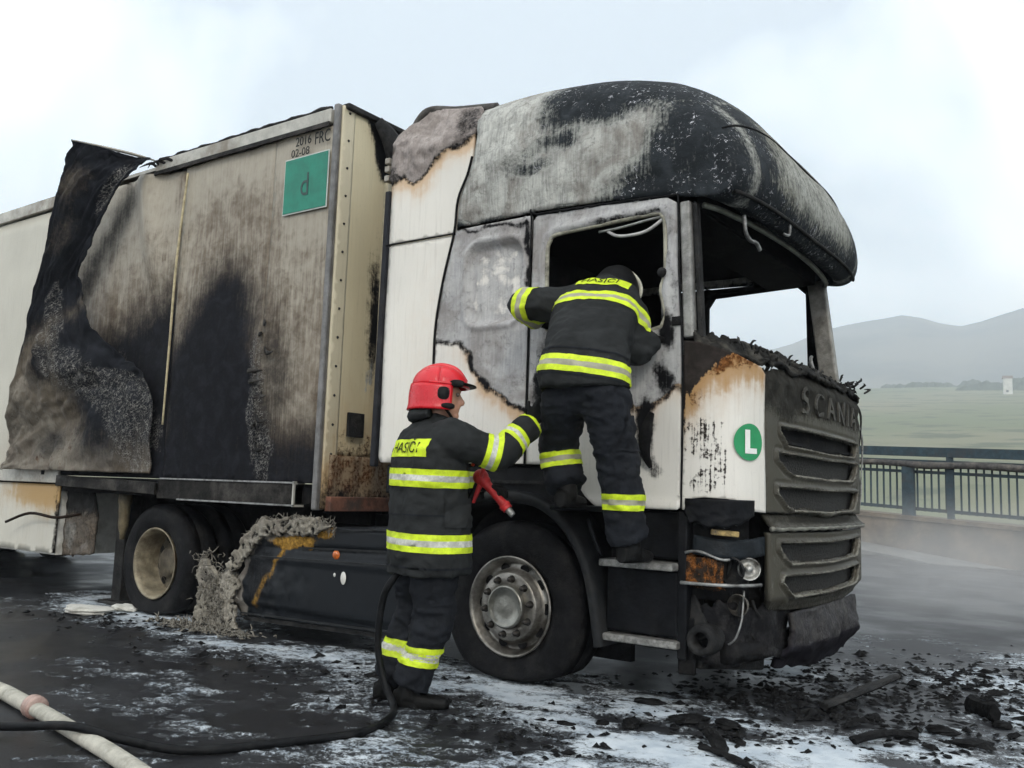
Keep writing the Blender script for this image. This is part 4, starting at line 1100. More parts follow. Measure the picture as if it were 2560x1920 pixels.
for q in range(10):
    y = random.uniform(2.0, 2.42); x = 1.45 + random.uniform(-.08, .08); z = 1.95 + random.uniform(-.02, .04)
    a = random.uniform(0, PI); L = random.uniform(.05, .12)
    mb.add(tube([(x, y, z), (x + .03, y + L * .5, z + .03), (x + L * .4 * math.cos(a), y + L * math.sin(a) * .7, z + random.uniform(0, .07))], [.007, .009, .002], 5, 2))
o = mk('charred_wiring', *mb.get(), plain('charred_wire', (.03, .03, .029), .8, 0, .7, 25, .6, dirt=(.15, .15, .145)), TK, True); o['kind'] = 'stuff'

def gx_(y): return 1.490 + .065 * (1 - ((y - 1.25) / .97) ** 2)
def hole(z0, z1, yl=.42, yr=2.05, cut=.22, bow=.012):
    return [(yl, z1), (yl, z1 - .025), (yl + cut * .55, z0 + .025), (yl + cut, z0), (1.25, z0 - bow), (yr - cut * .8, z0), (yr - cut * .4, z0 + .03), (yr, z1 - .02), (yr, z1), (1.25, z1 - bow)]
H1 = [(.47, 1.555), (.47, 1.52), (.56, 1.455), (1.25, 1.440), (1.95, 1.455), (2.02, 1.50), (2.02, 1.545), (1.25, 1.545)]
H2, H3 = hole(1.292, 1.405), hole(1.092, 1.215)
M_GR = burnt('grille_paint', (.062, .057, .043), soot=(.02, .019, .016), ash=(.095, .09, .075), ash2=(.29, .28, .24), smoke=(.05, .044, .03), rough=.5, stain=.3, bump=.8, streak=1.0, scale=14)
def gr_map(y, z):
    lip = 0 * y
    for H in (H1, H2, H3):
        lip = lip + .018 * np.exp(-((dline(y, z, H, True) - .010) / .007) ** 2) - .008 * np.exp(-((dline(y, z, H, True) - .030) / .008) ** 2)
    top = -.05 * ss(1.80, 1.92, z) + (fbm(y * 12, z * 12, o=3, s=88) - .5) * .03 * ss(1.55, 1.75, z)
    return gx_(y) + lip + top, y, z
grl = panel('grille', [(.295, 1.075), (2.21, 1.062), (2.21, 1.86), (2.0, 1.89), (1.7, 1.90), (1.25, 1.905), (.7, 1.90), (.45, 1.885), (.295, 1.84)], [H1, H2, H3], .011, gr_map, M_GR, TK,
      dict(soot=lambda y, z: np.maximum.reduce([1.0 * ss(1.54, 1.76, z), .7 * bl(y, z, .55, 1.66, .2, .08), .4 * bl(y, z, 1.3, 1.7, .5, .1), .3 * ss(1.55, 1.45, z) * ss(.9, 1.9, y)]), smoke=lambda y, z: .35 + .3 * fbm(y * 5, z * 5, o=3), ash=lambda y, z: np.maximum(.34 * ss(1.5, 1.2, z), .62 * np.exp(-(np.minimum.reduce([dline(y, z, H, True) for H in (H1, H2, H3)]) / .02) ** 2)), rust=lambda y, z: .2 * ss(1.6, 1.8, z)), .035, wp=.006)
for H in (H1, H2, H3):
    a = np.array(H)
    z0, z1, y0, y1 = a[:, 1].min() - .02, a[:, 1].max() + .02, a[:, 0].min() - .02, a[:, 0].max() + .02
    ysm = np.linspace(y0, y1, 12)
    ysm = np.linspace(y0, y1 + .09, 12)
    V = [(gx_(y) - .05, y, z) for y in ysm for z in (z0, z1)]
    F = [(2 * i, 2 * i + 2, 2 * i + 3, 2 * i + 1) for i in range(11)]
    mk('grille_mesh', V, F, M_MESH if H is not H1 else M_SOOT, grl)
sl = mk('slat', *bar((gx_(.5) - .025, .5, 1.475), (gx_(.5) - .025, 2.0, 1.475), .02, .015), M_SOOT, grl)
# raised lettering on the top panel, softened by the heat
LW = [('S', .80), ('C', 1.04), ('A', 1.27), ('N', 1.52), ('I', 1.71), ('A', 1.90)]
M_LET = plain('charred_letters', (.061, .058, .05), .7, .1, .5, 25, .7, dirt=(.09, .085, .07))
for ch, yc in LW:
    V, F = text_vf(ch, .20, .006)
    w = fbm(V[:, 0] * 20 + yc * 9, V[:, 1] * 20, o=2, s=4) - .5
    Q = np.column_stack([gx_(yc + V[:, 0]) + .006 + V[:, 2] + w * .02, yc + V[:, 0] * 1.25 + w * .05, 1.715 + V[:, 1] * 1.05 + w * .07])
    mk('letter', Q, F, M_LET, grl)
# ledge below the grille and lower grille
def ledge(u, v):
    y = .33 + 1.86 * v
    return gx_(y) - .05 + .075 * u, y, 1.055 - .075 * u - .012 * np.sin(u * PI)
gridsurf('bumper_ledge', 10, 60, ledge, M_GR, TK, dict(soot=lambda x, y, z, u, v: .35 + .5 * bl(u, v, .4, .5, .3, .4), smoke=lambda x, y, z, u, v: .5 + 0 * u, ash=lambda x, y, z, u, v: .4 * ss(.6, 1, u), rust=lambda x, y, z, u, v: 0 * u), .02, flip=True)
for q_, (yy, zt, zb_) in enumerate(((2.24, 1.86, 1.55), (2.27, 1.74, 1.30), (2.22, 1.35, 1.08))):
    mk('hanging_strip', *tube([(1.47, yy - .04, zt), (1.49, yy + .03, (zt + zb_) / 2 + .06), (1.48, yy + .02, zb_)], [.008, .009, .004], 6, 5), M_STEEL if q_ else M_SOOTG, grl, True)
mk('ledge_trim', *tube([(gx_(y) + .022, y, .985 + .004 * math.sin(y * 40)) for y in np.linspace(.31, 2.19, 40)], .014, 7, 1), plain('ledge_trim', (.24, .235, .2), .45, .3, .35, 16, .5, dirt=(.1, .095, .08)), TK, True)
H4, H5 = hole(.795, .905, .43, 2.03, .16, .014), hole(.612, .720, .47, 2.0, .16, .012)
def lg_map(y, z):
    lip = 0 * y
    for H in (H4, H5):
        lip = lip + .022 * np.exp(-((dline(y, z, H, True) - .010) / .008) ** 2) - .008 * np.exp(-((dline(y, z, H, True) - .032) / .008) ** 2)
    return gx_(y) + .008 + lip - .05 * ss(.62, .53, z), y, z
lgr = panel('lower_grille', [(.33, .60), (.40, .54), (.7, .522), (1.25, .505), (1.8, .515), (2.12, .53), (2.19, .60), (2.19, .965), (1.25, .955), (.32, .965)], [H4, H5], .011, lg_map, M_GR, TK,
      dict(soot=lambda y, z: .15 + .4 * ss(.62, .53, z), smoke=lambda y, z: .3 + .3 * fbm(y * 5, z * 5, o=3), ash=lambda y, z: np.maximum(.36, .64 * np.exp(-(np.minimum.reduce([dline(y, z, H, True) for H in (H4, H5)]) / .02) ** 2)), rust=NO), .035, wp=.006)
for H in (H4, H5):
    a = np.array(H)
    z0, z1, y0, y1 = a[:, 1].min() - .02, a[:, 1].max() + .02, a[:, 0].min() - .02, a[:, 0].max() + .02
    ysm = np.linspace(y0, y1, 12)
    ysm = np.linspace(y0, y1 + .09, 12)
    V = [(gx_(y) - .045, y, z) for y in ysm for z in (z0, z1)]
    mk('grille_mesh', V, [(2 * i, 2 * i + 2, 2 * i + 3, 2 * i + 1) for i in range(11)], M_MESH, lgr)
# lower bumper, hanging on the far half
def lbp(u, v):
    y = .62 + 1.42 * v
    t = u
    x = gx_(y) - .02 + .03 * np.sin(t * PI * .8) - .10 * ss(.5, 1, t) + (fbm(y * 7, u * 4, o=3, s=12) - .5) * .05
    z = .515 - .37 * t + .05 * ss(.35, 0, v) * ss(.4, 1, t) + (fbm(y * 9, u * 3, o=2, s=13) - .5) * .05 * t
    return x, y, z
gridsurf('lower_bumper', 22, 60, lbp, burnt('melted_bumper', (.055, .05, .045), soot=(.014, .013, .017), ash=(.10, .095, .09), ash2=(.15, .145, .14), smoke=(.03, .028, .03), bump=1.0, streak=.1), TK,
         dict(soot=lambda x, y, z, u, v: .45 + .5 * ss(.5, .6, u), ash=lambda x, y, z, u, v: .45 * lm(u, v, [(.5, 0), (.5, 1)], .08), smoke=lambda x, y, z, u, v: .6 + 0 * u, rust=lambda x, y, z, u, v: 0 * u), .03)
mk('bumper_beam', *tube([(1.34, .10, .33), (1.40, .5, .33), (1.42, 1.2, .33), (1.38, 2.3, .34)], [.06, .07, .07, .06], 8, 4), M_SOOT, TK, True)
mk('radiator_block', *box(.95, 1.40, .45, 2.1, .45, 1.75), M_SOOT, TK)
mk('front_crossmember', *bar((1.17, .10, .30), (1.36, .55, .26), .09, .13), M_SOOTG, TK, bev=.012)
# tow eye at the near corner
mk('tow_eye', *lathe([(.045, .10), (.075, .10), (.08, .08), (.08, -.04), (.075, -.06), (.045, -.06)], (1.255, .07, .40), 22, closed=True), M_SOOTG, TK, True)
mk('hanging_bracket', *bar((1.13, .10, .60), (1.24, .06, .40), .10, .03, up=(0, 1, 0)), M_SOOTG, TK, bev=.01)
mk('hanging_bracket', *bar((1.14, .07, .20), (1.135, .07, .50), .10, .03, up=(0, 1, 0)), M_SOOT, TK, bev=.01)
# headlamp cavity
def arch(u, v):
    s = .02 + (CL - .13) * v
    x, y, _ = corner(s, s * 0, .012 + .02 * np.sin(v * PI))
    z = 1.145 - .145 * u * np.sin(np.clip(.18 + v * .72, 0, 1) * PI) ** .5 - .008
    n = (fbm(u * 5, v * 12, o=3, s=71) - .5) * .03
    return x, y + n * u, z + n * u
gridsurf('lamp_hood', 14, 34, arch, M_BLACK, TK, None, .02)
def cav(u, v):
    s = CL * v * .97
    x, y, _ = corner(s, s * 0, -.09)
    return x, y, 1.08 - .48 * u
gridsurf('lamp_cavity', 8, 24, cav, M_SOOT, TK, None, .02)
HLM = burnt('rusted_lamp', (.10, .07, .05), rust=(.36, .13, .03), soot=(.02, .015, .012), ash=(.3, .28, .25), ash2=(.5, .48, .45), bump=1.0, scale=26, edge=.3)
hl = panel('headlamp', [(.02, .685), (.235, .665), (.225, .745), (.235, .815), (.02, .835)], [], .010, lambda u, z: corner(u, z, -.015 + .05 * (fbm(u * 30, z * 30, o=3, s=72) - .5)), HLM, TK,
      dict(rust=lambda u, z: .66 + 0 * u, soot=lambda u, z: .75 * fbm(u * 35, z * 35, o=3, s=73) + .12, ash=NO, smoke=lambda u, z: .4 + 0 * u), .02)
cx_, cy_, _ = corner(np.array(.325), 0, -.03)
mk('lamp_housing', *lathe([(.0, -.03), (.05, -.02), (.068, .02), (.074, .04), (.066, .045)], (float(corner(np.array(.285), 0, -.02)[0]), float(corner(np.array(.285), 0, -.02)[1]) + .02, .765), 22), M_SOOTG, hl, True)
CHR = plain('chrome_reflector', (.50, .49, .46), .3, .9, .3, 30, .5, dirt=(.10, .09, .08))
rfx, rfy, _ = corner(np.array(.405), 0, -.035)
V, F = lathe([(.0, .055), (.018, .052), (.02, .03), (.030, .015), (.046, .03), (.054, .045), (.059, .05), (.059, .02)], (0, 0, 0), 24)
a_ = R(35)
V = np.array([(x * math.cos(a_) - y * math.sin(a_), x * math.sin(a_) + y * math.cos(a_), z) for x, y, z in V]) + np.array([float(rfx) + .0, float(rfy) - .005, .775])
mk('reflector', V, F, CHR, hl, True)
mk('lamp_bracket', *tube([corner(np.array(u_), .690, .012) for u_ in np.linspace(.0, .46, 8)], .010, 6, 2), M_STEEL, hl, True)
mk('lamp_bracket', *tube([corner(np.array(u_), .84 + .02 * math.sin(u_ * 20), -.0) for u_ in np.linspace(.02, .26, 8)], .008, 6, 2), M_STEEL, hl, True)
mk('indicator_stub', *bar(tuple(float(q) for q in corner(np.array(.16), .965, .0)), tuple(float(q) for q in corner(np.array(.31), .955, .0)), .03, .03), plain('scorched_gold', (.35, .25, .10), .45, .3, .5, 30, .6, dirt=(.05, .04, .03)), TK, bev=.006)
def blade(u, v):
    s = .06 + (CL - .05) * v
    x, y, _ = corner(s, s * 0, -.02 + .02 * u)
    return x, y, .945 - .10 * u - .02 * np.sin(v * PI)
gridsurf('lamp_brow', 6, 20, blade, plain('bluish_black', (.022, .028, .034), .4, 0, .5, 12, .3), TK, None, .015)
mk('fog_lamp', *lathe([(.0, -.03), (.045, .0), (.060, .045), (.054, .05)], (1.40, .17, .585), 18), plain('scorched_lens', (.13, .12, .10), .45, .2, .4, 20, .4, dirt=(.05, .045, .04)), TK, True)
def bshell(u, v):
    s = .10 + (CL - .10) * np.clip(v / .6, 0, 1); t = np.clip((v - .6) / .4, 0, 1)
    x, y, _ = corner(s, s * 0, -.075)
    x = x + (1.47 - x) * ss(0, .3, t); y = y + .42 * t
    n = fbm(v * 9, u * 5, o=3, s=131) - .5
    return x + n * .03, y + n * .04, .585 - .03 * v + .10 * (fbm(v * 11, u * 0, o=3, s=132) - .5) * (1 - u) - (.30 + .03 * np.sin(v * 7)) * u
gridsurf('bumper_corner', 16, 60, bshell, burnt('charred_bumper', (.03, .028, .028), soot=(.006, .006, .007), ash=(.07, .065, .06), ash2=(.12, .115, .105), smoke=(.02, .018, .018), rust=(.12, .05, .02), bump=1.0, streak=.2), TK,
         dict(soot=lambda x, y, z, u, v: .35 + .5 * fbm(u * 5, v * 9, o=3, s=133), ash=lambda x, y, z, u, v: .5 * fbm(u * 6, v * 11, o=3, s=134), smoke=lambda x, y, z, u, v: .5 + 0 * u, rust=lambda x, y, z, u, v: .3 * fbm(u * 7, v * 8, o=2, s=135)), .02)
mk('hanging_wire', *tube([(1.42, .16, .66), (1.425, .12, .52), (1.40, .10, .42), (1.36, .10, .38)], .006, 6, 5), M_STEEL, TK, True)
for q in range(14):
    x = random.uniform(1.18, 1.45); y = random.uniform(.12, .35); z = random.uniform(.5, .95); L = random.uniform(.06, .2)
    mk('charred_cable', *tube([(x, y, z), (x + random.uniform(-.03, .03), y - .03, z - L * .5), (x + random.uniform(-.05, .05), y, z - L)], [.012, .009, .005], 6, 4), M_SOOTG, TK, True)

# ---- step well between wheel arch and bumper
mk('step_well', *box(.62, 1.16, .16, .24, .30, 1.12), M_SOOT, TK)
mk('step_side', *box(1.10, 1.155, .02, .24, .28, 1.07), M_BLACK, TK, bev=.01)
M_STEP = plain('step_tread', (.26, .255, .24), .5, .4, .4, 30, .6, dirt=(.07, .068, .065))
mk('step_tread', *box(.655, 1.105, -.06, .16, .745, .785), M_STEP, TK, bev=.008)
mk('step_tread', *box(.665, 1.12, -.02, .16, .335, .375), M_STEP, TK, bev=.008)
mk('step_tread', *box(.36, .74, -.13, .10, 1.045, 1.075), M_BLACK, TK, bev=.008)
mk('step_panel', *box(.66, 1.10, .03, .15, .385, .74), M_BLACK, TK, bev=.015)
mk('step_panel', *box(.72, 1.09, .06, .16, .80, 1.06), M_BLACK, TK, bev=.015)
mk('grab_bar', *tube([(.66, -.035, .80), (.60, -.035, .92), (.57, -.03, 1.0)], .013, 7, 4), M_BLACK, TK, True)
# dark band below the cab
mk('cab_underside', *box(-1.10, .52, .05, .5, 1.10, 1.30), M_BLACK, TK, bev=.012)
mk('under_trim', *bar((-1.05, .035, 1.20), (.45, .035, 1.20), .03, .02), M_SOOTG, TK)
# ---- wheel arch
FP = cr([(-.66, .70), (-.60, .86), (-.50, 1.00), (-.36, 1.088), (-.2, 1.130), (0, 1.142), (.2, 1.115), (.37, 1.025), (.50, .885), (.585, .72), (.632, .54), (.675, .30)], 4)
t_ = np.gradient(FP, axis=0); t_ /= np.linalg.norm(t_, axis=1)[:, None]; nn = np.column_stack([-t_[:, 1], t_[:, 0]])
V, F = [], []
prof = [(-.075, .30), (-.07, .02), (-.062, -.02), (-.045, -.045), (-.015, -.05), (.0, -.035), (.005, .0), (.005, .30)]
for p, n_ in zip(FP, nn):
    for d, y in prof:
        V.append((p[0] + n_[0] * d, y, p[1] + n_[1] * d))
k = len(prof)
for i in range(len(FP) - 1):
    for j in range(k - 1): F.append((i * k + j, i * k + j + 1, (i + 1) * k + j + 1, (i + 1) * k + j))
mk('wheel_arch', V, F, plain('arch_plastic', (.032, .034, .037), .5, 0, .35, 9, .25, dirt=(.055, .054, .052)), TK, True)
mk('arch_top_plate', *box(-.70, .35, .04, .35, 1.06, 1.11), M_SOOT, TK)
mk('inner_arch', *box(-.75, .62, .42, .47, .15, 1.1), M_SOOT, TK)

# ---- wheels
def flat_tyre(c, Ro, Ri, w, yo, sag=.0, n=64):
    prof = [(Ri, .012), (Ri + .02, .0), (Ri + .06, -.012), (Ro - .075, -.016), (Ro - .04, -.004), (Ro - .012, .018), (Ro, .045), (Ro, w * .35), (Ro - .006, w * .355), (Ro - .006, w * .37), (Ro, w * .375), (Ro, w - .045), (Ro - .03, w), (Ri, w - .01)]
    V, F = [], []
    for r, d in prof:
        for k in range(n):
            t = 2 * PI * k / n
            x, z = c[0] + r * math.cos(t), c[2] + r * math.sin(t)
            y = yo + d
            lim = .0
            if z < .10 and r > Ri + .03:                           # flattened and bulged where it meets the road
                e_ = (.10 - z) / .15
                y += (-1 if d < w * .5 else 1) * .045 * min(1, e_) * (1 if r < Ro - .02 else .6)
                z = max(z * .55 + .045, .004) if z > -.08 else .004
                x += (x - c[0]) * .05 * min(1, e_)
            V.append((x, y, z))
    m = len(prof)
    for i in range(m - 1):
        for k in range(n): F.append((i * n + k, i * n + (k + 1) % n, (i + 1) * n + (k + 1) % n, (i + 1) * n + k))
    return np.array(V), F
wc = (0, 0, .45)
fw = mk('wheel', *flat_tyre(wc, .515, .298, .31, .02), M_RUBBER, TK, True)
rim_prof = [(.300, .0), (.302, -.012), (.290, -.014), (.283, .004), (.270, .018), (.262, .05), (.252, .062), (.212, .030), (.204, -.012), (.197, -.020), (.130, -.022), (.128, -.02)]
rim = mk('rim', *lathe([(r, -d) for r, d in rim_prof], (0, .02, .45), 72), M_RIM, fw, True)
mk('hub_cap', *lathe([(.130, .018), (.129, .050), (.124, .058), (.114, .060), (.108, .052), (.06, .050), (.0, .054)], (0, .02, .45), 48), plain('hub_plate', (.24, .235, .21), .32, .85, .3, 9, .2, dirt=(.12, .12, .105)), fw, True)
nm = plain('wheel_nut', (.035, .033, .03), .4, .6, .4, 30, .3, dirt=(.12, .11, .10))
n_src = None
for i in range(10):
    a = 2 * PI * i / 10 + .16
    p = (.166 * math.cos(a), .0, .45 + .166 * math.sin(a))
    if n_src is None:
        n_src = mk('nut', *lathe([(.0, .040), (.010, .040), (.013, .034), (.0165, .030), (.0165, .004), (.025, .0), (.025, -.006)], (0, 0, 0), 12), nm, fw, True)
        n_src.data.transform(Matrix.Translation(WL[fw.name]))
        n_src.location = np.array(p) - WL[fw.name]
    else: inst('nut', n_src, np.array(p) - WL[fw.name], fw)
h_src = None
for i in range(10):
    a = 2 * PI * i / 10
    c, s = math.cos(a), math.sin(a)
    if h_src is None:
        V, F = lathe([(.0, .0), (.022, .0), (.027, -.002)], (0, 0, 0), 16)
        V[:, 2] *= 1.25
        h_src = mk('hand_hole', V, F, M_SOOT, fw, True)
        h_src.data.transform(Matrix.Translation(WL[fw.name]))
        h_src.location = np.array((.234 * c, .02 + .0425, .45 + .234 * s)) - WL[fw.name]
        h_src.rotation_euler = (0, -a, 0)
    else: inst('hand_hole', h_src, np.array((.234 * c, .02 + .0425, .45 + .234 * s)) - WL[fw.name], fw, rot=(0, -a, 0))
# drive axle, double tyres, deep dish
RX, RZ = -3.72, .435
for yo in (.06, .40):
    rw = mk('wheel', *flat_tyre((RX, 0, RZ), .50, .292, .29, yo), M_RUBBER, TK, True)
    if yo < .2:
        dp = [(.292, .0), (.300, -.012), (.288, -.014), (.276, .004), (.268, .03), (.260, .08), (.262, .15), (.248, .195), (.240, .205), (.205, .195), (.195, .205), (.145, .200), (.130, .19), (.128, .13), (.11, .11), (.0, .105)]
        mk('rim', *lathe([(r, -d) for r, d in dp[:8]], (RX, .06, RZ), 60), M_RIMB, rw, True)
        mk('disc', *lathe([(r, -d) for r, d in dp[7:]], (RX, .06, RZ), 60), plain('shaded_disc', (.10, .085, .06), .6, .2, .5, 14, .4, dirt=(.04, .03, .022)), rw, True)  # recess shade put into the disc's colour, darker than the rim barrel
        hs = None
        for i in range(10):
            a = 2 * PI * i / 10 + .2
            q = np.array((RX + .222 * math.cos(a), .06 + .196, RZ + .222 * math.sin(a))) - WL[rw.name]
            if hs is None:
                hs = mk('hand_hole', *lathe([(.0, .0), (.030, .0), (.036, -.004)], (0, 0, 0), 14), M_SOOT, rw, True)
                hs.data.transform(Matrix.Translation(WL[rw.name])); hs.location = q
            else: inst('hand_hole', hs, q, rw)
for x, y in ((0, 2.18), (RX, 2.15), (RX, 1.81)):
    mk('wheel', *lathe([(.28, .0), (.40, .0), (.47, .03), (.49, .08), (.49, .24), (.46, .29), (.28, .29)], (x, y + .3, .47), 32, closed=True), M_RUBBER, TK, True)
mk('axle', *tube([(RX, .3, .45), (RX, 2.3, .45)], .09, 12, 1), M_SOOT, TK, True)
mk('axle', *tube([(0, .3, .45), (0, 2.3, .45)], .07, 12, 1), M_SOOT, TK, True)
mk('frame_rail', *box(-4.5, 1.3, .80, .88, .62, .92), M_SOOT, TK)
mk('frame_rail', *box(-4.5, 1.3, 1.62, 1.70, .62, .92), M_SOOT, TK)
mk('fifth_wheel', *box(-3.6, -2.6, .85, 1.65, .93, 1.0), M_SOOT, TK)
mk('engine_block', *box(-.9, 1.0, .85, 1.65, .40, 1.25), M_SOOT, TK, bev=.03)

# ---- side skirt, burnt away towards the rear
M_SKIRT = burnt('skirt_panel', (.009, .011, .014), spec=.2, soot=(.012, .012, .013), ash=(.15, .14, .125), ash2=(.24, .225, .20), rust=(.48, .27, .06), smoke=(.012, .012, .013), rough=.38, bump=.5, scale=11)
SKO = [(-.56, .15), (-.56, .87), (-.95, .882), (-1.57, .845), (-1.70, .80), (-1.95, .845), (-2.2, .835), (-2.45, .74), (-2.53, .60), (-2.50, .50), (-2.62, .38), (-2.64, .25), (-2.55, .125)]
def sk_map(x, z):
    y = .03 + .035 * ss(.845, .86, z) - .012 * np.exp(-((z - .60 - .02 * (x + 1)) / .02) ** 2) + .02 * np.exp(-((z - .70 - .03 * (x + 1)) / .012) ** 2) + .03 * ss(.24, .2, z)
    bul = (fbm(x * 9, z * 9, o=3, s=23) - .5) * .05 * ss(-1.6, -2.3, x)
    return x, y + bul, z
sk = panel('side_skirt', SKO, [], .02, sk_map, M_SKIRT, TK,
      dict(rust=lambda x, z: np.maximum.reduce([.9 * bl(x, z, -1.98, .70, .26, .06), .75 * bl(x, z, -1.66, .79, .12, .07), .62 * lm(x, z, [(-2.1, .62), (-2.18, .50), (-2.2, .42), (-2.32, .28), (-2.4, .2)], .09)]),
           ash=lambda x, z: .75 * lm(x, z, [(-1.6, .83), (-1.95, .80), (-2.2, .78), (-2.45, .7), (-2.5, .55), (-2.58, .35), (-2.55, .15)], .16) , soot=lambda x, z: .5 * bl(x, z, -2.35, .42, .18, .25), smoke=lambda x, z: .2 + 0 * x), .02)
for z0, z1, xl in ((.605, .625, -2.45), (.70, .722, -1.9), (.842, .885, -1.5), (.175, .195, -2.5)):
    mk('skirt_ridge', *bar((xl, .022, z0 - .02), (-.57, .022, z1), .012, .012), plain('grey_ridge', (.05, .053, .056), .5, .1, .3, 14, .3), sk)
mk('skirt_bottom', *bar((-2.5, .06, .115), (-.57, .06, .158), .03, .03), M_SOOTG, sk)
mk('paint_spot', *lathe([(.0, .004), (.03, .003), (.036, .0)], (0, 0, 0), 16), M_WHITEP, sk, True)
ps = [c for c in sk.children if c.name.startswith('paint_spot')][0]
ps.data.transform(Matrix.Translation(WL[sk.name])); ps.location = np.array((-1.43, .02, .50)) - WL[sk.name]; ps.scale = (.75, 1, 1.25)
inst('paint_spot', ps, np.array((-1.52, .022, .515)) - WL[sk.name], sk, scale=(.3, 1, .4))
inst('paint_spot', ps, np.array((-1.52, .02, .665)) - WL[sk.name], sk, scale=(.6, 1, .3))
mk('marker_lamp', *lathe([(.0, .014), (.026, .010), (.034, .0)], (-1.52, .028, .655), 16), plain('amber_lens', (.55, .13, .02), .3, 0, .4, 40, .2), sk, True)
mk('tank_behind_skirt', *box(-2.4, -.6, .12, .7, .2, .84), M_SOOT, TK, bev=.04)
# ashen fibrous remains along the burnt edge
def fibres(path, n, spread, L, rr, seed, name, yb=.0):
    rd = random.Random(seed)
    mb = MB()
    P = np.array(path)
    for q in range(n):
        t = rd.random() * (len(P) - 1); i = int(t); f = t - i
        p = P[i] * (1 - f) + P[min(i + 1, len(P) - 1)] * f
        p = p + np.array([rd.gauss(0, spread[0]), rd.gauss(0, spread[1]), rd.gauss(0, spread[2])])
        p[2] = max(p[2], .015)
        d = np.array([rd.gauss(0, 1), rd.gauss(0, .6), rd.gauss(-.3, .8)]); d /= np.linalg.norm(d)
        l = L * rd.uniform(.5, 1.3)
        q1 = p + d * l * .5 + np.array([rd.gauss(0, .01), rd.gauss(0, .01), rd.gauss(0, .012)])
        q2 = q1 + d * l * .4 + np.array([rd.gauss(0, .018), rd.gauss(0, .012), rd.gauss(-.008, .018)])
        for a in (q1, q2): a[2] = max(a[2], .01)
        mb.add(tube([p, q1, q2], [rr * rd.uniform(.6, 1.2), rr * rd.uniform(.7, 1.3), rr * .3], 5, 2))
    o = mk(name, *mb.get(), M_FIBRE, TK, True); o['kind'] = 'stuff'; return o
M_CRUST = burnt('fibre_crust', (.30, .275, .225), soot=(.012, .012, .012), ash=(.22, .205, .175), ash2=(.42, .39, .33), smoke=(.19, .16, .12), scale=40, bump=1.0, rough=.9, streak=.2)
def crust_map(x, z):
    rdg = np.abs(fbm(x * 22 + z * 6, z * 22 - x * 5, o=3, s=301) - .5) * 2
    return x, .012 - .045 * (.5 - rdg) - .05 * fbm(x * 6, z * 6, o=2, s=302), z
def crust(poly, seed):
    P = []
    for k, p in enumerate(dens(poly, .03)):
        P.append((p[0] + (float(vn(k * .7, seed, s=5)) - .5) * .05, p[1] + (float(vn(k * .7, seed + 9, s=6)) - .5) * .05))
    return panel('burnt_insulation', P, [], .011, crust_map, M_CRUST, TK, dict(soot=lambda x, z: .75 * ss(.25, .55, np.abs(fbm(x * 22 + z * 6, z * 22 - x * 5, o=3, s=301) - .5) * 2) + .1, ash=lambda x, z: .35 + .4 * fbm(x * 9, z * 9, o=3, s=7), smoke=lambda x, z: .4 + 0 * x, rust=lambda x, z: .25 * bl(x, z, -2.1, .8, .3, .1)), .03, wp=.0)  # mask follows the ridged relief: darker where the crust sinks in
crust([(-1.50, .86), (-1.62, .80), (-1.9, .775), (-2.15, .775), (-2.32, .72), (-2.44, .60), (-2.52, .52), (-2.60, .44), (-2.66, .50), (-2.58, .62), (-2.46, .75), (-2.28, .86), (-2.0, .895), (-1.75, .90)], 1)
crust([(-2.96, .56), (-2.86, .50), (-2.76, .40), (-2.62, .46), (-2.54, .40), (-2.56, .22), (-2.50, .10), (-2.46, .03), (-3.06, .03), (-3.00, .2), (-3.02, .45)], 2)
fibres([(-1.55, .0, .86), (-1.8, .0, .88), (-2.05, .0, .88), (-2.3, .0, .83), (-2.48, .0, .70)], 240, (.03, .015, .018), .045, .004, 1, 'insulation_fibres')
fibres([(-2.95, .0, .55), (-2.8, -.03, .38), (-2.78, -.03, .26), (-2.72, -.03, .12), (-2.65, -.03, .05)], 420, (.09, .02, .06), .05, .0045, 2, 'insulation_fibres')
fibres([(-3.3, -.10, .02), (-3.0, -.12, .02), (-2.7, -.10, .02), (-2.3, -.08, .02)], 420, (.12, .05, .008), .06, .0055, 4, 'insulation_fibres')
mk('insulation_core', *tube([(-2.64, .05, .46), (-2.74, .045, .34), (-2.79, .04, .22), (-2.75, .03, .03)], [.05, .10, .12, .12], 10, 5, flat=.4, fdir=(0, 1, 0)), M_FIBRE, TK, True)

# ================================================================== FIREFIGHTERS
def cloth_mat(name, col, wr=.5):
    t = NT(name)
    n = t.noise(7, 5, .6, dist=.6); n2 = t.noise(160, 2, .5); n3 = t.noise(2.2, 3, .5)
    c = t.mixc(t.sst(.3, .7, n), tuple(x * .75 for x in col), tuple(x * 1.35 for x in col))
    c = t.mixc(t.ma('MULTIPLY', t.sst(.5, .75, n3), .3), c, (.045, .045, .043))
    t.bump(t.ma('ADD', t.ma('MULTIPLY', n, 1.0), t.ma('MULTIPLY', n2, .08)), wr, .02)
    return t.fin(c, .85, 0, .2)
M_JACK = cloth_mat('jacket_cloth', (.017, .0185, .019))
M_TROU = cloth_mat('trouser_cloth', (.010, .0115, .015))
M_BOOT = plain('boot_rubber', (.012, .012, .012), .5, 0, .4, 14, .3, dirt=(.03, .03, .03))
M_GLOVE = plain('glove_leather', (.018, .018, .018), .7, 0, .4, 22, .4)
M_SKIN = plain('skin', (.50, .27, .19), .5, 0, .12, 12, .1)
M_YEL = plain('fluorescent_yellow', (.62, .78, .02), .6, 0, .12, 30, .2, dirt=(.45, .56, .03))
M_SIL = plain('silver_tape', (.55, .55, .50), .45, 0, .25, 40, .2, dirt=(.36, .36, .31))
M_SIL2 = plain('silver_tape_dull', (.34, .33, .24), .5, 0, .15, 14, .1)
M_PATCH = M_YEL
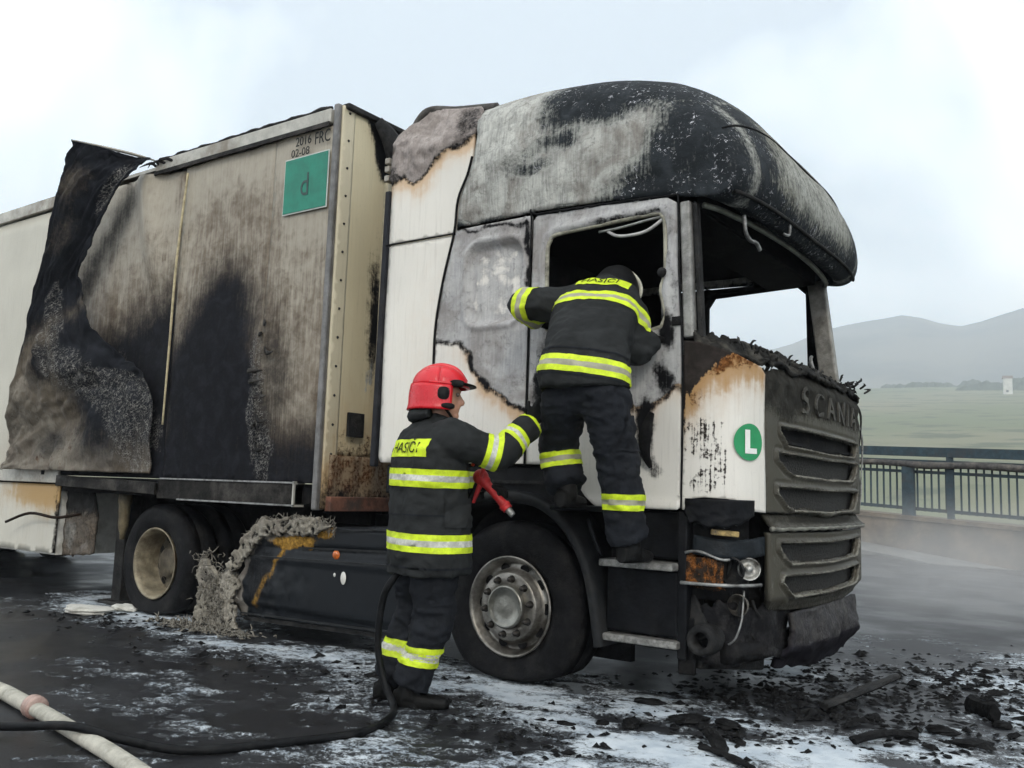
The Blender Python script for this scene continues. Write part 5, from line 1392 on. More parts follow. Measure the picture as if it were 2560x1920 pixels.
M_INK = plain('patch_lettering', (.03, .035, .02), .7, 0, .2, 20, .1)
M_RED = plain('helmet_red', (.60, .012, .022), .28, 0, .1, 6, .03, spec=.5)
M_RUBB = plain('helmet_trim', (.02, .02, .02), .5, 0, .3, 20, .2)

def remesh(vfs, vox, smooth=5):
    mb = MB()
    for q in vfs: mb.add(q)
    V, F = mb.get()
    me = bpy.data.meshes.new('tmp'); me.from_pydata([tuple(v) for v in V], [], [tuple(f) for f in F]); me.update()
    bm = bmesh.new(); bm.from_mesh(me); bmesh.ops.recalc_face_normals(bm, faces=bm.faces); bm.to_mesh(me); bm.free()
    o = bpy.data.objects.new('tmp', me); COL.objects.link(o)
    m = o.modifiers.new('r', 'REMESH'); m.mode = 'VOXEL'; m.voxel_size = vox
    if smooth:
        s = o.modifiers.new('s', 'SMOOTH'); s.factor = .5; s.iterations = smooth
    dg = bpy.context.evaluated_depsgraph_get(); dg.update()
    m2 = bpy.data.meshes.new_from_object(o.evaluated_get(dg))
    bpy.data.objects.remove(o); bpy.data.meshes.remove(me)
    n = len(m2.vertices)
    V = np.empty(n * 3); m2.vertices.foreach_get('co', V); V = V.reshape(-1, 3)
    N = np.array([tuple(v.normal) for v in m2.vertices])
    F = [tuple(p.vertices) for p in m2.polygons]
    bpy.data.meshes.remove(m2)
    return V, N, F
def crumple(V, N, amp, sc, seed, fold=(1, 1, 1)):
    f = np.array(fold)
    a = np.abs(fbm(V[:, 0] * sc * f[0], V[:, 1] * sc * f[1], V[:, 2] * sc * f[2], o=3, s=seed) - .5) * 2
    b = fbm(V[:, 0] * sc * .5, V[:, 1] * sc * .5, V[:, 2] * sc * .6, o=2, s=seed + 5) - .5
    return V + N * ((.35 - a) * amp + b * amp)[:, None]
def cutband(name, VF, p, nrm, hw, parent, mats, near=None, off=.004, clip=None, rings=True):
    """strip cut out of a garment between two planes and lifted off it"""
    V, F = VF
    bm = bmesh.new()
    vs = [bm.verts.new(tuple(v)) for v in V]
    for f in F: bm.faces.new([vs[i] for i in f])
    p, nrm = Vector(p), Vector(nrm).normalized()
    def cut(pp, nn, clear=True):
        bmesh.ops.bisect_plane(bm, geom=bm.verts[:] + bm.edges[:] + bm.faces[:], plane_co=pp, plane_no=nn, clear_outer=clear)
    cut(p + nrm * hw, nrm); cut(p - nrm * hw, -nrm)
    if clip:
        for cp_, cn in clip: cut(Vector(cp_), Vector(cn).normalized())
    if rings:
        cut(p + nrm * hw * .33, nrm, False); cut(p - nrm * hw * .33, nrm, False)
    bm.verts.ensure_lookup_table(); bm.faces.ensure_lookup_table()
    if near is not None:
        seen = set(); best = None
        near = Vector(near)
        for v in bm.verts:
            if v in seen: continue
            st, comp = [v], []
            seen.add(v)
            while st:
                a = st.pop(); comp.append(a)
                for e_ in a.link_edges:
                    b = e_.other_vert(a)
                    if b not in seen: seen.add(b); st.append(b)
            c = sum((x.co for x in comp), Vector()) / len(comp)
            d = (c - near).length
            if best is None or d < best[0]: best = (d, comp)
        if best:
            kp = set(best[1])
            bmesh.ops.delete(bm, geom=[v for v in bm.verts if v not in kp], context='VERTS')
    bm.normal_update()
    Vo = np.array([tuple(v.co + v.normal * off) for v in bm.verts])
    idx = {v: i for i, v in enumerate(bm.verts)}
    Fo, mi = [], []
    for f in bm.faces:
        Fo.append([idx[v] for v in f.verts])
        d = abs((f.calc_center_median() - p).dot(nrm))
        mi.append(1 if rings and d < hw * .33 else 0)
    bm.free()
    if not Fo: return None
    return mk(name, Vo, Fo, mats, parent, True, mi=mi)
def limb(P, rr, n=14): return tube(P, rr, n, 5)
def ball(c, r, n=14, sq=(1, 1, 1)):
    prof = [(r * math.sin(t), -r * math.cos(t)) for t in np.linspace(.05, PI - .05, 9)]
    V, F = lathe(prof, (0, 0, 0), n, axis=2, sgn=1)
    F = F + [tuple(range(n)), tuple(range(8 * n, 9 * n))]
    return V * np.array(sq) + np.array(c), F
def hand_vf(w, d, up, side, size=1.0, curl=.6):
    """gloved hand: palm, four fingers of different length, thumb. w wrist, d pointing dir, up = back of hand, side = thumb side"""
    w, d, up, side = [np.array(q, float) for q in (w, d, up, side)]
    d /= np.linalg.norm(d); side = side - d * (side @ d); side /= np.linalg.norm(side); up = np.cross(d, side) * (1 if np.cross(d, side) @ up > 0 else -1)
    S = .001 * size
    out = [loft([(w - d * 20 * S, side, up, 30 * S, 24 * S, 2.4), (w + d * 25 * S, side, up, 42 * S, 21 * S, 2.6), (w + d * 85 * S, side, up, 46 * S, 18 * S, 2.8), (w + d * 100 * S, side, up, 40 * S, 14 * S, 2.6)], 14)]
    for k, (o_, L) in enumerate(((32, 72), (11, 80), (-11, 74), (-31, 58))):
        b = w + d * 88 * S + side * o_ * S
        p1 = b + (d * math.cos(curl * .5) - up * math.sin(curl * .5)) * L * .45 * S
        p2 = p1 + (d * math.cos(curl * 1.2) - up * math.sin(curl * 1.2)) * L * .32 * S
        p3 = p2 + (d * math.cos(curl * 1.9) - up * math.sin(curl * 1.9)) * L * .26 * S
        out.append(limb([b - d * 8 * S, p1, p2, p3], [12 * S, 11 * S, 10 * S, 8 * S], 9))
    b = w + d * 28 * S + side * 34 * S
    p1 = b + (d * .7 + side * .7 - up * .15) * 38 * S
    p2 = p1 + (d * .85 + side * .25 - up * .45) * 30 * S
    out.append(limb([b - d * 12 * S - side * 10 * S, b, p1, p2], [14 * S, 15 * S, 12 * S, 9 * S], 9))
    return out
def nrmz(v): v = np.array(v, float); return v / np.linalg.norm(v)
def text_on(name, s, size, c, right, upv_, nrm, bvh, mat, parent, sx=1.0, off=.009):
    V, F = text_vf(s, size, 0)
    c, right, upv_, nrm = [Vector(q) for q in (c, right, upv_, nrm)]
    # finer mesh so that it follows the cloth
    bm = bmesh.new(); vs = [bm.verts.new(tuple(v)) for v in V]
    for f in F:
        try: bm.faces.new([vs[i] for i in f])
        except ValueError: pass
    bmesh.ops.triangulate(bm, faces=bm.faces)
    xs_ = [v.co.x for v in bm.verts]
    x = min(xs_)
    while x < max(xs_):
        bmesh.ops.bisect_plane(bm, geom=bm.verts[:] + bm.edges[:] + bm.faces[:], plane_co=(x, 0, 0), plane_no=(1, 0, 0)); x += .008
    bm.verts.ensure_lookup_table()
    idx = {v: i for i, v in enumerate(bm.verts)}
    Q = []
    for v in bm.verts:
        o_ = c + right * (v.co.x * sx) + upv_ * v.co.y
        h = bvh.ray_cast(o_ + nrm * .3, -nrm)[0]
        Q.append(tuple((h if h is not None else o_) + nrm * off))
    F2 = [[idx[v] for v in f.verts] for f in bm.faces]
    bm.free()
    return mk(name, Q, F2, mat, parent)

def firefighter(cfg):
    J = cfg['J']; f = nrmz(cfg['face']); r = np.array([f[1], -f[0], 0]); up = np.array([0, 0, 1.0])
    E_base = cfg['base']
    spine = [np.array(q, float) for q in cfg['spine']]        # hem, waist, chest, shoulder, neck
    # --- body (skin): one continuous figure under the clothes
    hd, ht = np.array(cfg['head'], float), nrmz(cfg['head_up'])
    hf = nrmz(np.array(cfg['head_face'], float) - ht * (np.array(cfg['head_face'], float) @ ht)); hr = np.cross(hf, ht)
    def H(a, b, c): return hd + hr * a + hf * b + ht * c
    head = [loft([(H(0, -.01, .115), hr, hf, .03, .04, 2), (H(0, -.012, .10), hr, hf, .062, .078, 2), (H(0, -.01, .06), hr, hf, .076, .096, 2.1), (H(0, -.005, .0), hr, hf, .077, .097, 2.2), (H(0, .003, -.045), hr, hf, .070, .090, 2.2), (H(0, .012, -.085), hr, hf, .058, .078, 2.2), (H(0, .028, -.115), hr, hf, .036, .052, 2.2), (H(0, .035, -.125), hr, hf, .02, .03, 2)], 20),
            limb([H(0, .088, .02), H(0, .108, -.015), H(0, .118, -.035), H(0, .098, -.045)], [.010, .013, .016, .010], 8),      # nose
            limb([H(-.026, .088, -.068), H(0, .101, -.066), H(.026, .088, -.068)], [.006, .009, .006], 7),                         # upper lip
            limb([H(-.022, .088, -.080), H(0, .098, -.081), H(.022, .088, -.080)], [.006, .009, .006], 7),
            limb([H(-.05, .078, .026), H(0, .098, .030), H(.05, .078, .026)], [.008, .011, .008], 7),                              # brow
            ball(H(0, .088, -.108), .020)]
    for s in (-1, 1):
        head.append(limb([H(.074 * s, -.01, .025), H(.086 * s, -.02, .02), H(.086 * s, -.018, -.01), H(.076 * s, -.008, -.03)], [.008, .011, .010, .007], 7))
    body = head + [limb([hd - ht * .09 - hf * .02, spine[4], spine[3]], [.055, .06, .09]),
                   limb([spine[0], spine[1], spine[2], spine[3]], [.13, .12, .14, .12])]
    for s in ('l', 'r'):
        body.append(limb([J[s + 'sh'], J[s + 'el'], J[s + 'wr']], [.055, .042, .03]))
        body.append(limb([spine[3], J[s + 'sh']], [.07, .06]))
        body.append(limb([J[s + 'hip'], J[s + 'kn'], J[s + 'an']], [.085, .058, .042]))
        ft = nrmz(cfg[s + 'foot'])
        body.append(limb([np.array(J[s + 'an']) - up * .03, np.array(J[s + 'an']) + ft * .08 - up * .05, np.array(J[s + 'an']) + ft * .15 - up * .06], [.03, .022, .014]))
        body.append(limb([J[s + 'wr'], np.array(J[s + 'wr']) + nrmz(cfg[s + 'hand'][0]) * .05], [.024, .018]))
    V, N, F = remesh(body, .009, 2)
    P = mk('person', V, F, M_SKIN, None, True, loc=E_base)
    tag(P, cfg['label'], 'person')
    # --- trousers
    tro = []
    for s in ('l', 'r'):
        hip, kn, an = [np.array(J[s + q], float) for q in ('hip', 'kn', 'an')]
        w = cfg['tw']
        tro.append(limb([hip + up * .06, hip, hip * .5 + kn * .5, kn, kn * .5 + an * .5, an * .85 + kn * .15, an + up * .015], [.125 * w, .135 * w, .118 * w, .108 * w, .100 * w, .103 * w, .098 * w], 16))
    tro.append(limb([np.array(J['lhip']) + up * .03, np.array(J['rhip']) + up * .03], [.13, .13]))
    tro.append(limb([(np.array(J['lhip']) + np.array(J['rhip'])) / 2 + up * .0, spine[1]], [.15, .16]))
    V, N, F = remesh(tro, .0115, 5)
    V = crumple(V, N, .034, 8, cfg['seed'], (1, 1, 1.9))
    V = crumple(V, N, .012, 19, cfg['seed'] + 3, (1, 1, 1.6))
    TV = (V, F)
    tr_ = mk('trousers', V, F, M_TROU, P, True)
    # --- jacket
    secs = []
    for c, A, B, ra, rb, p in cfg['torso']:
        secs.append((c, A, B, ra, rb, p))
    jk = [loft(secs, 28)]
    for s in ('l', 'r'):
        sh, el, wr = [np.array(J[s + q], float) for q in ('sh', 'el', 'wr')]
        ins = sh * .55 + spine[3] * .45
        jk.append(limb([ins, sh, sh * .5 + el * .5, el, el * .5 + wr * .5, wr], [.10, .108, .092, .086, .078, .070], 16))
    jk.append(limb([spine[3], spine[4], spine[4] + nrmz(np.array(spine[4]) - np.array(spine[3])) * .035], [.11, .085, .082]))
    V, N, F = remesh(jk, .0115, 5)
    V = crumple(V, N, .026, 6.5, cfg['seed'] + 50, (1, 1, 1.5))
    V = crumple(V, N, .011, 17, cfg['seed'] + 53, (1, 1, 1.4))
    JV = (V, F)
    ja = mk('jacket', V, F, M_JACK, P, True)
    bvh = BVHTree.FromPolygons([Vector(v) for v in V], F)
    # --- boots
    for s in ('l', 'r'):
        an = np.array(J[s + 'an'], float); ft = nrmz(cfg[s + 'foot'])
        sd = np.cross(ft, up)
        shn = nrmz(np.array(J[s + 'kn'], float) - an)
        bt = [limb([an + shn * .09, an, an - up * .05], [.060, .062, .062], 14),
              loft([(an - ft * .085 - up * .055, sd, up, .034, .045, 2.6), (an - ft * .05 - up * .055, sd, up, .046, .047, 2.8), (an + ft * .05 - up * .062, sd, up, .048, .042, 2.8), (an + ft * .13 - up * .068, sd, up, .052, .036, 2.8), (an + ft * .185 - up * .072, sd, up, .044, .030, 2.6), (an + ft * .21 - up * .08, sd, up, .024, .018, 2.2)], 16)]
        V, N, F = remesh(bt, .009, 3)
        mk('boot', V, F, M_BOOT, P, True)
        g = cfg[s + 'hand']
        V, N, F = remesh(hand_vf(np.array(J[s + 'wr']) + nrmz(g[0]) * .015, g[0], g[1], g[2], 1.08, g[3]), .0055, 1)
        mk('glove', V, F, M_GLOVE, P, True)
    return P, tr_, ja, TV, JV, bvh, (hd, hr, hf, ht)

def spine_torso(pts, A, ras, rbs, p=2.5):
    """ellipse sections along a spine, A = right axis"""
    C = [np.array(q, float) for q in pts]; out = []
    for i, c in enumerate(C):
        T = nrmz(C[min(i + 1, len(C) - 1)] - C[max(i - 1, 0)])
        A_ = nrmz(np.array(A) - T * (np.array(A) @ T)); B_ = np.cross(T, A_)
        out.append((c, A_, B_, ras[i], rbs[i], p))
    return out

# ---- the one with the red helmet
f1 = nrmz((.36, .93, 0)); rt1 = np.array([f1[1], -f1[0], 0])
c0 = np.array([.02, -.80, 0])
def B1(a, b, z): return c0 + rt1 * a + f1 * b + np.array([0, 0, z])
J1 = dict(rsh=(.21, -.845, 1.405), rel=(.385, -.66, 1.345), rwr=(.455, -.475, 1.515), lsh=B1(-.19, .04, 1.40), lel=B1(-.24, .20, 1.16), lwr=B1(-.02, .34, 1.16),
          rhip=B1(.085, .0, .84), rkn=(.085, -.80, .47), ran=(.0, -.86, .105), lhip=B1(-.10, -.0, .84), lkn=(-.10, -.72, .47), lan=(-.20, -.80, .105))
J1 = {k: tuple(v) for k, v in J1.items()}
sp1 = [B1(0, 0, .72), B1(0, .0, .98), B1(0, .0, 1.24), B1(0, .0, 1.40), B1(-.01, .03, 1.49)]
ts1 = spine_torso([B1(0, .02, .695), B1(0, .015, .80), B1(0, .01, .95), B1(0, .0, 1.10), B1(0, -.005, 1.24), B1(0, -.005, 1.35), B1(0, .0, 1.43), B1(0, .015, 1.49)],
                  rt1, [.245, .240, .228, .226, .240, .240, .19, .09], [.205, .200, .188, .178, .172, .160, .13, .085])
FF1 = firefighter(dict(J=J1, face=f1, base=(.0, -.82, 0), spine=sp1, head=B1(-.005, .055, 1.655), head_up=(0.02, .06, 1), head_face=(.80, .60, -.03), torso=ts1, tw=.98, seed=3,
      lfoot=(.8, .55, 0), rfoot=(.82, .52, 0), rhand=((.30, .42, .85), (.75, -.6, .0), (-.6, -.6, .5), .9), lhand=(rt1 * .9 + f1 * .4, (0, 0, 1), f1, .9),
      label='firefighter in red helmet standing beside the front wheel holding a red nozzle'))
P1, T1, K1, TV1, JV1, bv1, HD1 = FF1
for z in (1.20, .865):
    cutband('reflective_stripe', JV1, (0, -.8, z), (.02, -.01, 1), .047, K1, [M_YEL, M_SIL], near=(c0[0], c0[1], z))
a_, b_ = np.array(J1['rsh']), np.array(J1['rel'])
cutband('reflective_stripe', JV1, a_ * .18 + b_ * .82, b_ - a_, .043, K1, [M_YEL, M_SIL], near=a_ * .18 + b_ * .82)
a_, b_ = np.array(J1['rel']), np.array(J1['rwr'])
cutband('reflective_stripe', JV1, a_ * .55 + b_ * .45, b_ - a_, .036, K1, [M_YEL, M_SIL], near=a_ * .55 + b_ * .45)
cutband('cuff', JV1, a_ * .05 + b_ * .95, b_ - a_, .010, K1, [M_YEL, M_YEL], near=a_ * .05 + b_ * .95, rings=False)
for s in ('r', 'l'):
    a_, b_ = np.array(J1[s + 'kn']), np.array(J1[s + 'an'])
    m_ = a_ * .48 + b_ * .52
    cutband('reflective_stripe', TV1, m_, (b_ - a_) + np.array([0.06, .04, 0]), .043, T1, [M_YEL, M_SIL], near=m_)
bk1 = B1(.045, 0, 1.352)
cutband('name_patch', JV1, bk1, (0, 0, 1), .046, K1, [M_PATCH], near=bk1 - f1 * .16, off=.0045, clip=[(bk1 + rt1 * .15, rt1), (bk1 - rt1 * .18, -rt1), (bk1, f1)], rings=False)
text_on('lettering', 'HASIČI', .08, bk1 - rt1 * .012 - f1 * .1, rt1, (0, 0, 1), -f1, bv1, M_INK, K1, 1.0)
cutband('hem_seam', JV1, (0, -.8, .735), (.0, 0, 1), .005, K1, [M_TROU], near=(c0[0], c0[1], .735), rings=False)
cutband('hem_seam', JV1, (0, -.8, 1.005), (.0, 0, 1), .004, K1, [M_TROU], near=(c0[0], c0[1], 1.0), rings=False)
pk = B1(.10, .10, 1.02)
cutband('pocket', JV1, pk, (0, 0, 1), .075, K1, [M_JACK], near=pk + rt1 * .15, off=.010, clip=[(pk - f1 * .13, -f1), (pk + f1 * .07, f1), (pk, -rt1)], rings=False)
pk = np.array(J1['rhip']) * .45 + np.array(J1['rkn']) * .55
cutband('cargo_pocket', TV1, pk, (0, 0, 1), .095, T1, [M_TROU], near=pk + rt1 * .1, off=.012, clip=[(pk - f1 * .07, -f1), (pk + f1 * .09, f1), (pk + rt1 * .03, -rt1)], rings=False)
# helmet: jet-style shell with brow band, side shield and peak
hd, hr, hf, ht = HD1
def H1_(a, b, c): return hd + hr * a + hf * b + ht * c
def shell(u, v):
    th = u * 2 * PI; ph = v * PI * .5
    ca, sa = np.cos(th), np.sin(th)
    rr_ = np.cos(ph * .98)
    x = ca * .128 * rr_ ** .85; y = sa * .155 * rr_ ** .85 - .012; z = .045 + .115 * np.sin(ph)
    P = hd[None, :] + hr[None, :] * x[:, None] + hf[None, :] * y[:, None] + ht[None, :] * z[:, None]
    return P[:, 0], P[:, 1], P[:, 2]
def skirt_(u, v):
    th = R(152) + u * R(236)                                   # sides and back, open at the face
    ca, sa = np.cos(th), np.sin(th)
    drop = .145 * (1 - .12 * np.abs(u - .5))
    k = 1 + .03 * np.sin(v * PI) + .06 * ss(.75, 1, v)
    x = ca * .128 * k; y = sa * .155 * k - .012; z = .045 - drop * v
    P = hd[None, :] + hr[None, :] * x[:, None] + hf[None, :] * y[:, None] + ht[None, :] * z[:, None]
    return P[:, 0], P[:, 1], P[:, 2]
hm = gridsurf('helmet', 41, 13, shell, M_RED, P1, None, .006)
gridsurf('helmet_skirt', 33, 10, skirt_, M_RED, hm, None, .008)
def peak(u, v):
    th = R(40) + u * R(100)
    k = 1 + .30 * v
    x = np.cos(th) * .128 * k; y = np.sin(th) * .155 * k - .012; z = .055 - .012 * v + .015 * v * v
    P = hd[None, :] + hr[None, :] * x[:, None] + hf[None, :] * y[:, None] + ht[None, :] * z[:, None]
    return P[:, 0], P[:, 1], P[:, 2]
gridsurf('visor', 15, 6, peak, M_RUBB, hm, None, .006)
mk('brow_band', *tube([H1_(math.cos(t) * .131, math.sin(t) * .158 - .012, .052) for t in np.linspace(R(-20), R(200), 24)], [.008] * 24, 7, 1), M_RED, hm, True)
mk('side_shield', *loft([(H1_(.128, .015, -.005), hf, ht, .036, .040, 2.6), (H1_(.140, .015, -.005), hf, ht, .030, .034, 2.6)], 16), M_RUBB, hm, True)
mk('side_vent', *loft([(H1_(.130, .045, -.072), hf, ht, .040, .018, 2.6), (H1_(.141, .045, -.072), hf, ht, .034, .012, 2.6)], 16), M_RUBB, hm, True)
mk('visor_mount', *loft([(H1_(.118, .085, .055), hf, ht, .040, .022, 2.6), (H1_(.130, .092, .057), hf, ht, .034, .016, 2.6)], 14), M_RUBB, hm, True)
mk('crest', *tube([H1_(0, .13, .085), H1_(0, .07, .148), H1_(0, -.02, .165), H1_(0, -.11, .128), H1_(0, -.155, .06)], [.010, .014, .015, .014, .010], 8, 5), M_RED, hm, True)
mk('neck_flap', *tube([H1_(-.10, -.05, -.11), H1_(-.06, -.12, -.125), H1_(0, -.14, -.13), H1_(.06, -.12, -.125), H1_(.10, -.05, -.11)], [.030, .036, .038, .036, .030], 9, 5), M_JACK, P1, True)
mk('chin_strap', *tube([H1_(.105, .02, -.07), H1_(.078, .05, -.10), H1_(.02, .075, -.130), H1_(-.05, .06, -.115)], .008, 7, 4), M_RUBB, hm, True)
for s in (-1, 1):
    mk('eye', *ball(H1_(.033 * s, .0905, .006), .0115, 10), plain('eye', (.25, .2, .17), .2, 0, .2, 60, .0), P1, True)

# ---- the one climbing into the cab
f2 = nrmz((-.32, .947, 0)); rt2 = np.array([f2[1], -f2[0], 0])
J2 = dict(lsh=(.475, -.19, 2.225), lel=(.25, -.30, 2.225), lwr=(.20, -.10, 2.19), rsh=(.855, -.12, 2.13), rel=(.90, -.13, 1.93), rwr=(.975, -.05, 2.01),
          lhip=(.635, -.43, 1.66), lkn=(.50, -.26, 1.40), lan=(.575, -.29, 1.165), rhip=(.875, -.42, 1.66), rkn=(.92, -.31, 1.26), ran=(.945, -.24, .89))
sp2 = [(.76, -.44, 1.72), (.745, -.40, 1.84), (.72, -.28, 2.05), (.69, -.15, 2.24), (.67, -.05, 2.33)]
ts2 = spine_torso([(.772, -.455, 1.69), (.768, -.45, 1.78), (.755, -.41, 1.88), (.735, -.345, 1.99), (.715, -.265, 2.10), (.70, -.19, 2.19), (.685, -.11, 2.27), (.672, -.04, 2.32)],
                  rt2, [.240, .235, .226, .226, .238, .236, .19, .10], [.170, .165, .155, .150, .145, .138, .115, .08])
FF2 = firefighter(dict(J=J2, face=f2, base=(.8, -.3, .785), spine=sp2, head=(.64, .10, 2.325), head_up=(-.1, .80, .65), head_face=(-.3, .7, -.65), torso=ts2, tw=1.0, seed=9,
      lfoot=(-.1, 1, 0), rfoot=(.05, 1, 0), lhand=((.25, 1, -.1), (-1, .1, .3), (0, .1, 1), 1.2), rhand=((-.1, 1, .1), (0, -.1, 1), (-1, 0, 0), 1.2),
      label='firefighter on the cab step leaning through the open door window'))
P2, T2, K2, TV2, JV2, bv2, HD2 = FF2
ax = nrmz(np.array(ts2[5][0]) - np.array(ts2[2][0]))
q = np.array(ts2[4][0]) * .55 + np.array(ts2[5][0]) * .45
tilt = nrmz(ax + rt2 * .06)
cutband('reflective_stripe', JV2, q, tilt, .046, K2, [M_YEL, M_SIL2], near=q, clip=[(q + rt2 * .30, rt2), (q - rt2 * .245, -rt2)])
q = np.array(ts2[1][0]) * .9 + np.array(ts2[2][0]) * .1
cutband('reflective_stripe', JV2, q, nrmz(np.array([.0, .12, 1]) + rt2 * .08), .046, K2, [M_YEL, M_SIL2], near=q)
a_, b_ = np.array(J2['lsh']), np.array(J2['lel'])
q = a_ * .10 + b_ * .90
cutband('reflective_stripe', JV2, q, b_ - a_ + np.array([0, .1, .05]), .045, K2, [M_YEL, M_SIL2], near=q)
for s, t in (('l', .30), ('r', .42)):
    a_, b_ = np.array(J2[s + 'kn']), np.array(J2[s + 'an'])
    q = a_ * (1 - t) + b_ * t
    cutband('reflective_stripe', TV2, q, np.array([.0, .0, 1]) + (rt2 * (-.15) if s == 'l' else 0), .042, T2, [M_YEL, M_SIL2], near=q)
pc = np.array(ts2[6][0]) * .75 + np.array(ts2[5][0]) * .25
nb = nrmz(-f2 * .75 + np.array([0, 0, .65])); ub = nrmz(np.cross(nb, rt2)); ub = ub if ub[2] > 0 else -ub
rb = nrmz(rt2 - np.array([0, 0, .22])); ub2 = nrmz(np.cross(nb, rb)); ub2 = ub2 if ub2[2] > 0 else -ub2
cutband('name_patch', JV2, pc, ub2, .040, K2, [M_PATCH], near=pc + nb * .1, off=.0045, clip=[(pc + rb * .155, rb), (pc - rb * .155, -rb), (pc + nb * .0, -nb)], rings=False)
text_on('lettering', 'HASIČI', .07, pc + nb * .05, rb, ub2, nb, bv2, M_INK, K2, 1.05)
for t_, nm_ in ((.42, 'seam'), (.0, 'hem_seam')):
    q = np.array(ts2[1][0]) * (1 - t_) + np.array(ts2[3][0]) * t_ - np.array([0, 0, .055 if t_ == 0 else 0])
    cutband(nm_, JV2, q, nrmz(np.array([.0, .15, 1]) + rt2 * .06), .0045, K2, [M_TROU], near=q, rings=False)
pk = np.array(J2['rhip']) * .5 + np.array(J2['rkn']) * .5
cutband('cargo_pocket', TV2, pk, (0, 0, 1), .095, T2, [M_TROU], near=pk + rt2 * .1, off=.012, clip=[(pk - f2 * .10, -f2), (pk + f2 * .06, f2), (pk + rt2 * .02, -rt2)], rings=False)
hd, hr, hf, ht = HD2
hm2 = gridsurf('helmet', 41, 13, shell, plain('helmet_dark', (.03, .03, .03), .4, 0, .3, 10, .1), P2, None, .006)
gridsurf('helmet_skirt', 33, 10, skirt_, plain('helmet_dark_skirt', (.025, .025, .026), .5, 0, .3, 10, .1), hm2, None, .008)
hc = np.array(hd) + ht * .03 - f2 * .02
pb = [hc + rt2 * math.cos(t) * .148 + np.array([0, 0, 1.0]) * math.sin(t) * .150 for t in np.linspace(R(125), R(-15), 9)]
mk('helmet_rim', *tube(pb, [.003, .004, .005, .005, .006, .008, .012, .013, .009], 8, 3, flat=.6, fdir=(0, 1, 0)), plain('pale_rim', (.62, .61, .50), .4, 0, .2, 20, .1), hm2, True)

# ================================================================== NOZZLE, HOSES, DEBRIS
NZ = empty('hose_nozzle', (.16, -.52, 1.15), 'red fire hose nozzle pointing down behind the standing firefighter', 'nozzle')
M_NR = plain('nozzle_red', (.52, .028, .03), .4, 0, .25, 20, .15, dirt=(.30, .02, .02))
n0_, n1_ = np.array((.155, -.52, 1.215)), np.array((.345, -.47, 1.015))
dn_ = nrmz(n1_ - n0_)
def NP_(t, off=(0, 0, 0)): return n0_ + dn_ * t + np.array(off)
mk('barrel', *tube([NP_(-.02), NP_(.04), NP_(.06), NP_(.16), NP_(.21), NP_(.24)], [.034, .036, .026, .023, .027, .030], 14, 3), M_NR, NZ, True)
mk('valve_body', *ball(NP_(.0), .046, 14), M_NR, NZ, True)
mk('bale_handle', *tube([NP_(.0, (.03, -.04, .0)), NP_(-.02, (.06, -.035, .05)), NP_(-.04, (.02, -.03, .075)), NP_(-.02, (-.03, -.02, .05))], [.011, .012, .013, .010], 8, 4), M_NR, NZ, True)
mk('pistol_grip', *tube([NP_(.02, (-.01, -.01, -.02)), NP_(.03, (-.05, -.02, -.09)), NP_(.03, (-.06, -.02, -.12))], [.018, .017, .014], 9, 4), M_NR, NZ, True)
mk('tip', *tube([NP_(.235), NP_(.27), NP_(.285)], [.020, .019, .016], 12, 2), M_STEEL, NZ, True)
mk('tip_ring', *tube([NP_(.205), NP_(.222)], .033, 12, 1), M_NR, NZ, True)

def zr(x, y): return float(road_z(np.array(x), np.array(y)))
o = mk('black_hose', *tube([(-2.6, -2.9, .022), (-1.6, -2.75, .022), (-.95, -2.47, .045), (-.60, -2.36, .085), (-.35, -2.25, .05), (-.118, -2.11, .024), (.06, -1.80, .022), (.20, -1.45, .022), (.14, -1.18, .022), (.02, -1.0, .03), (-.08, -.955, .11), (-.155, -.95, .29), (-.145, -.95, .52), (-.09, -.93, .66), (.0, -.75, .85), (.08, -.58, 1.02), (.14, -.53, 1.18)], .019, 10, 8), plain('hose_rubber', (.014, .015, .017), .45, 0, .3, 20, .15, dirt=(.03, .03, .03)), None, True, loc=(.2, -1.45, 0))
tag(o, 'thin black hose looping over the road up to the standing firefighter', 'hose')
WH = empty('white_hose', (-1.17, -2.21, 0), 'thick off-white hose with a pink coupling at bottom left', 'hose')
M_WH = plain('hose_canvas', (.44, .42, .36), .8, 0, .15, 22, .3, dirt=(.27, .26, .22))
mk('hose_length', *tube([(-3.4, -1.75, .035), (-2.5, -2.02, .036), (-1.95, -2.12, .038), (-1.65, -2.14, .04), (-1.35, -2.185, .04), (-1.20, -2.205, .04)], .042, 14, 6, flat=.85), M_WH, WH, True)
mk('hose_length', *tube([(-1.17, -2.21, .04), (-.95, -2.245, .038), (-.6, -2.305, .036), (-.18, -2.38, .034), (.3, -2.5, .034), (.9, -2.75, .034)], .040, 14, 6, flat=.8), M_WH, WH, True)
cd = nrmz((1, -.14, 0))
cpt = np.array((-1.185, -2.208, .045))
mk('coupling', *tube([cpt - cd * .035, cpt - cd * .03, cpt - cd * .012, cpt + cd * .0, cpt + cd * .016, cpt + cd * .034, cpt + cd * .04], [.044, .054, .055, .047, .055, .054, .043], 18, 1), plain('coupling_alloy', (.42, .30, .26), .5, .2, .2, 20, .2, dirt=(.25, .14, .12)), WH, True)

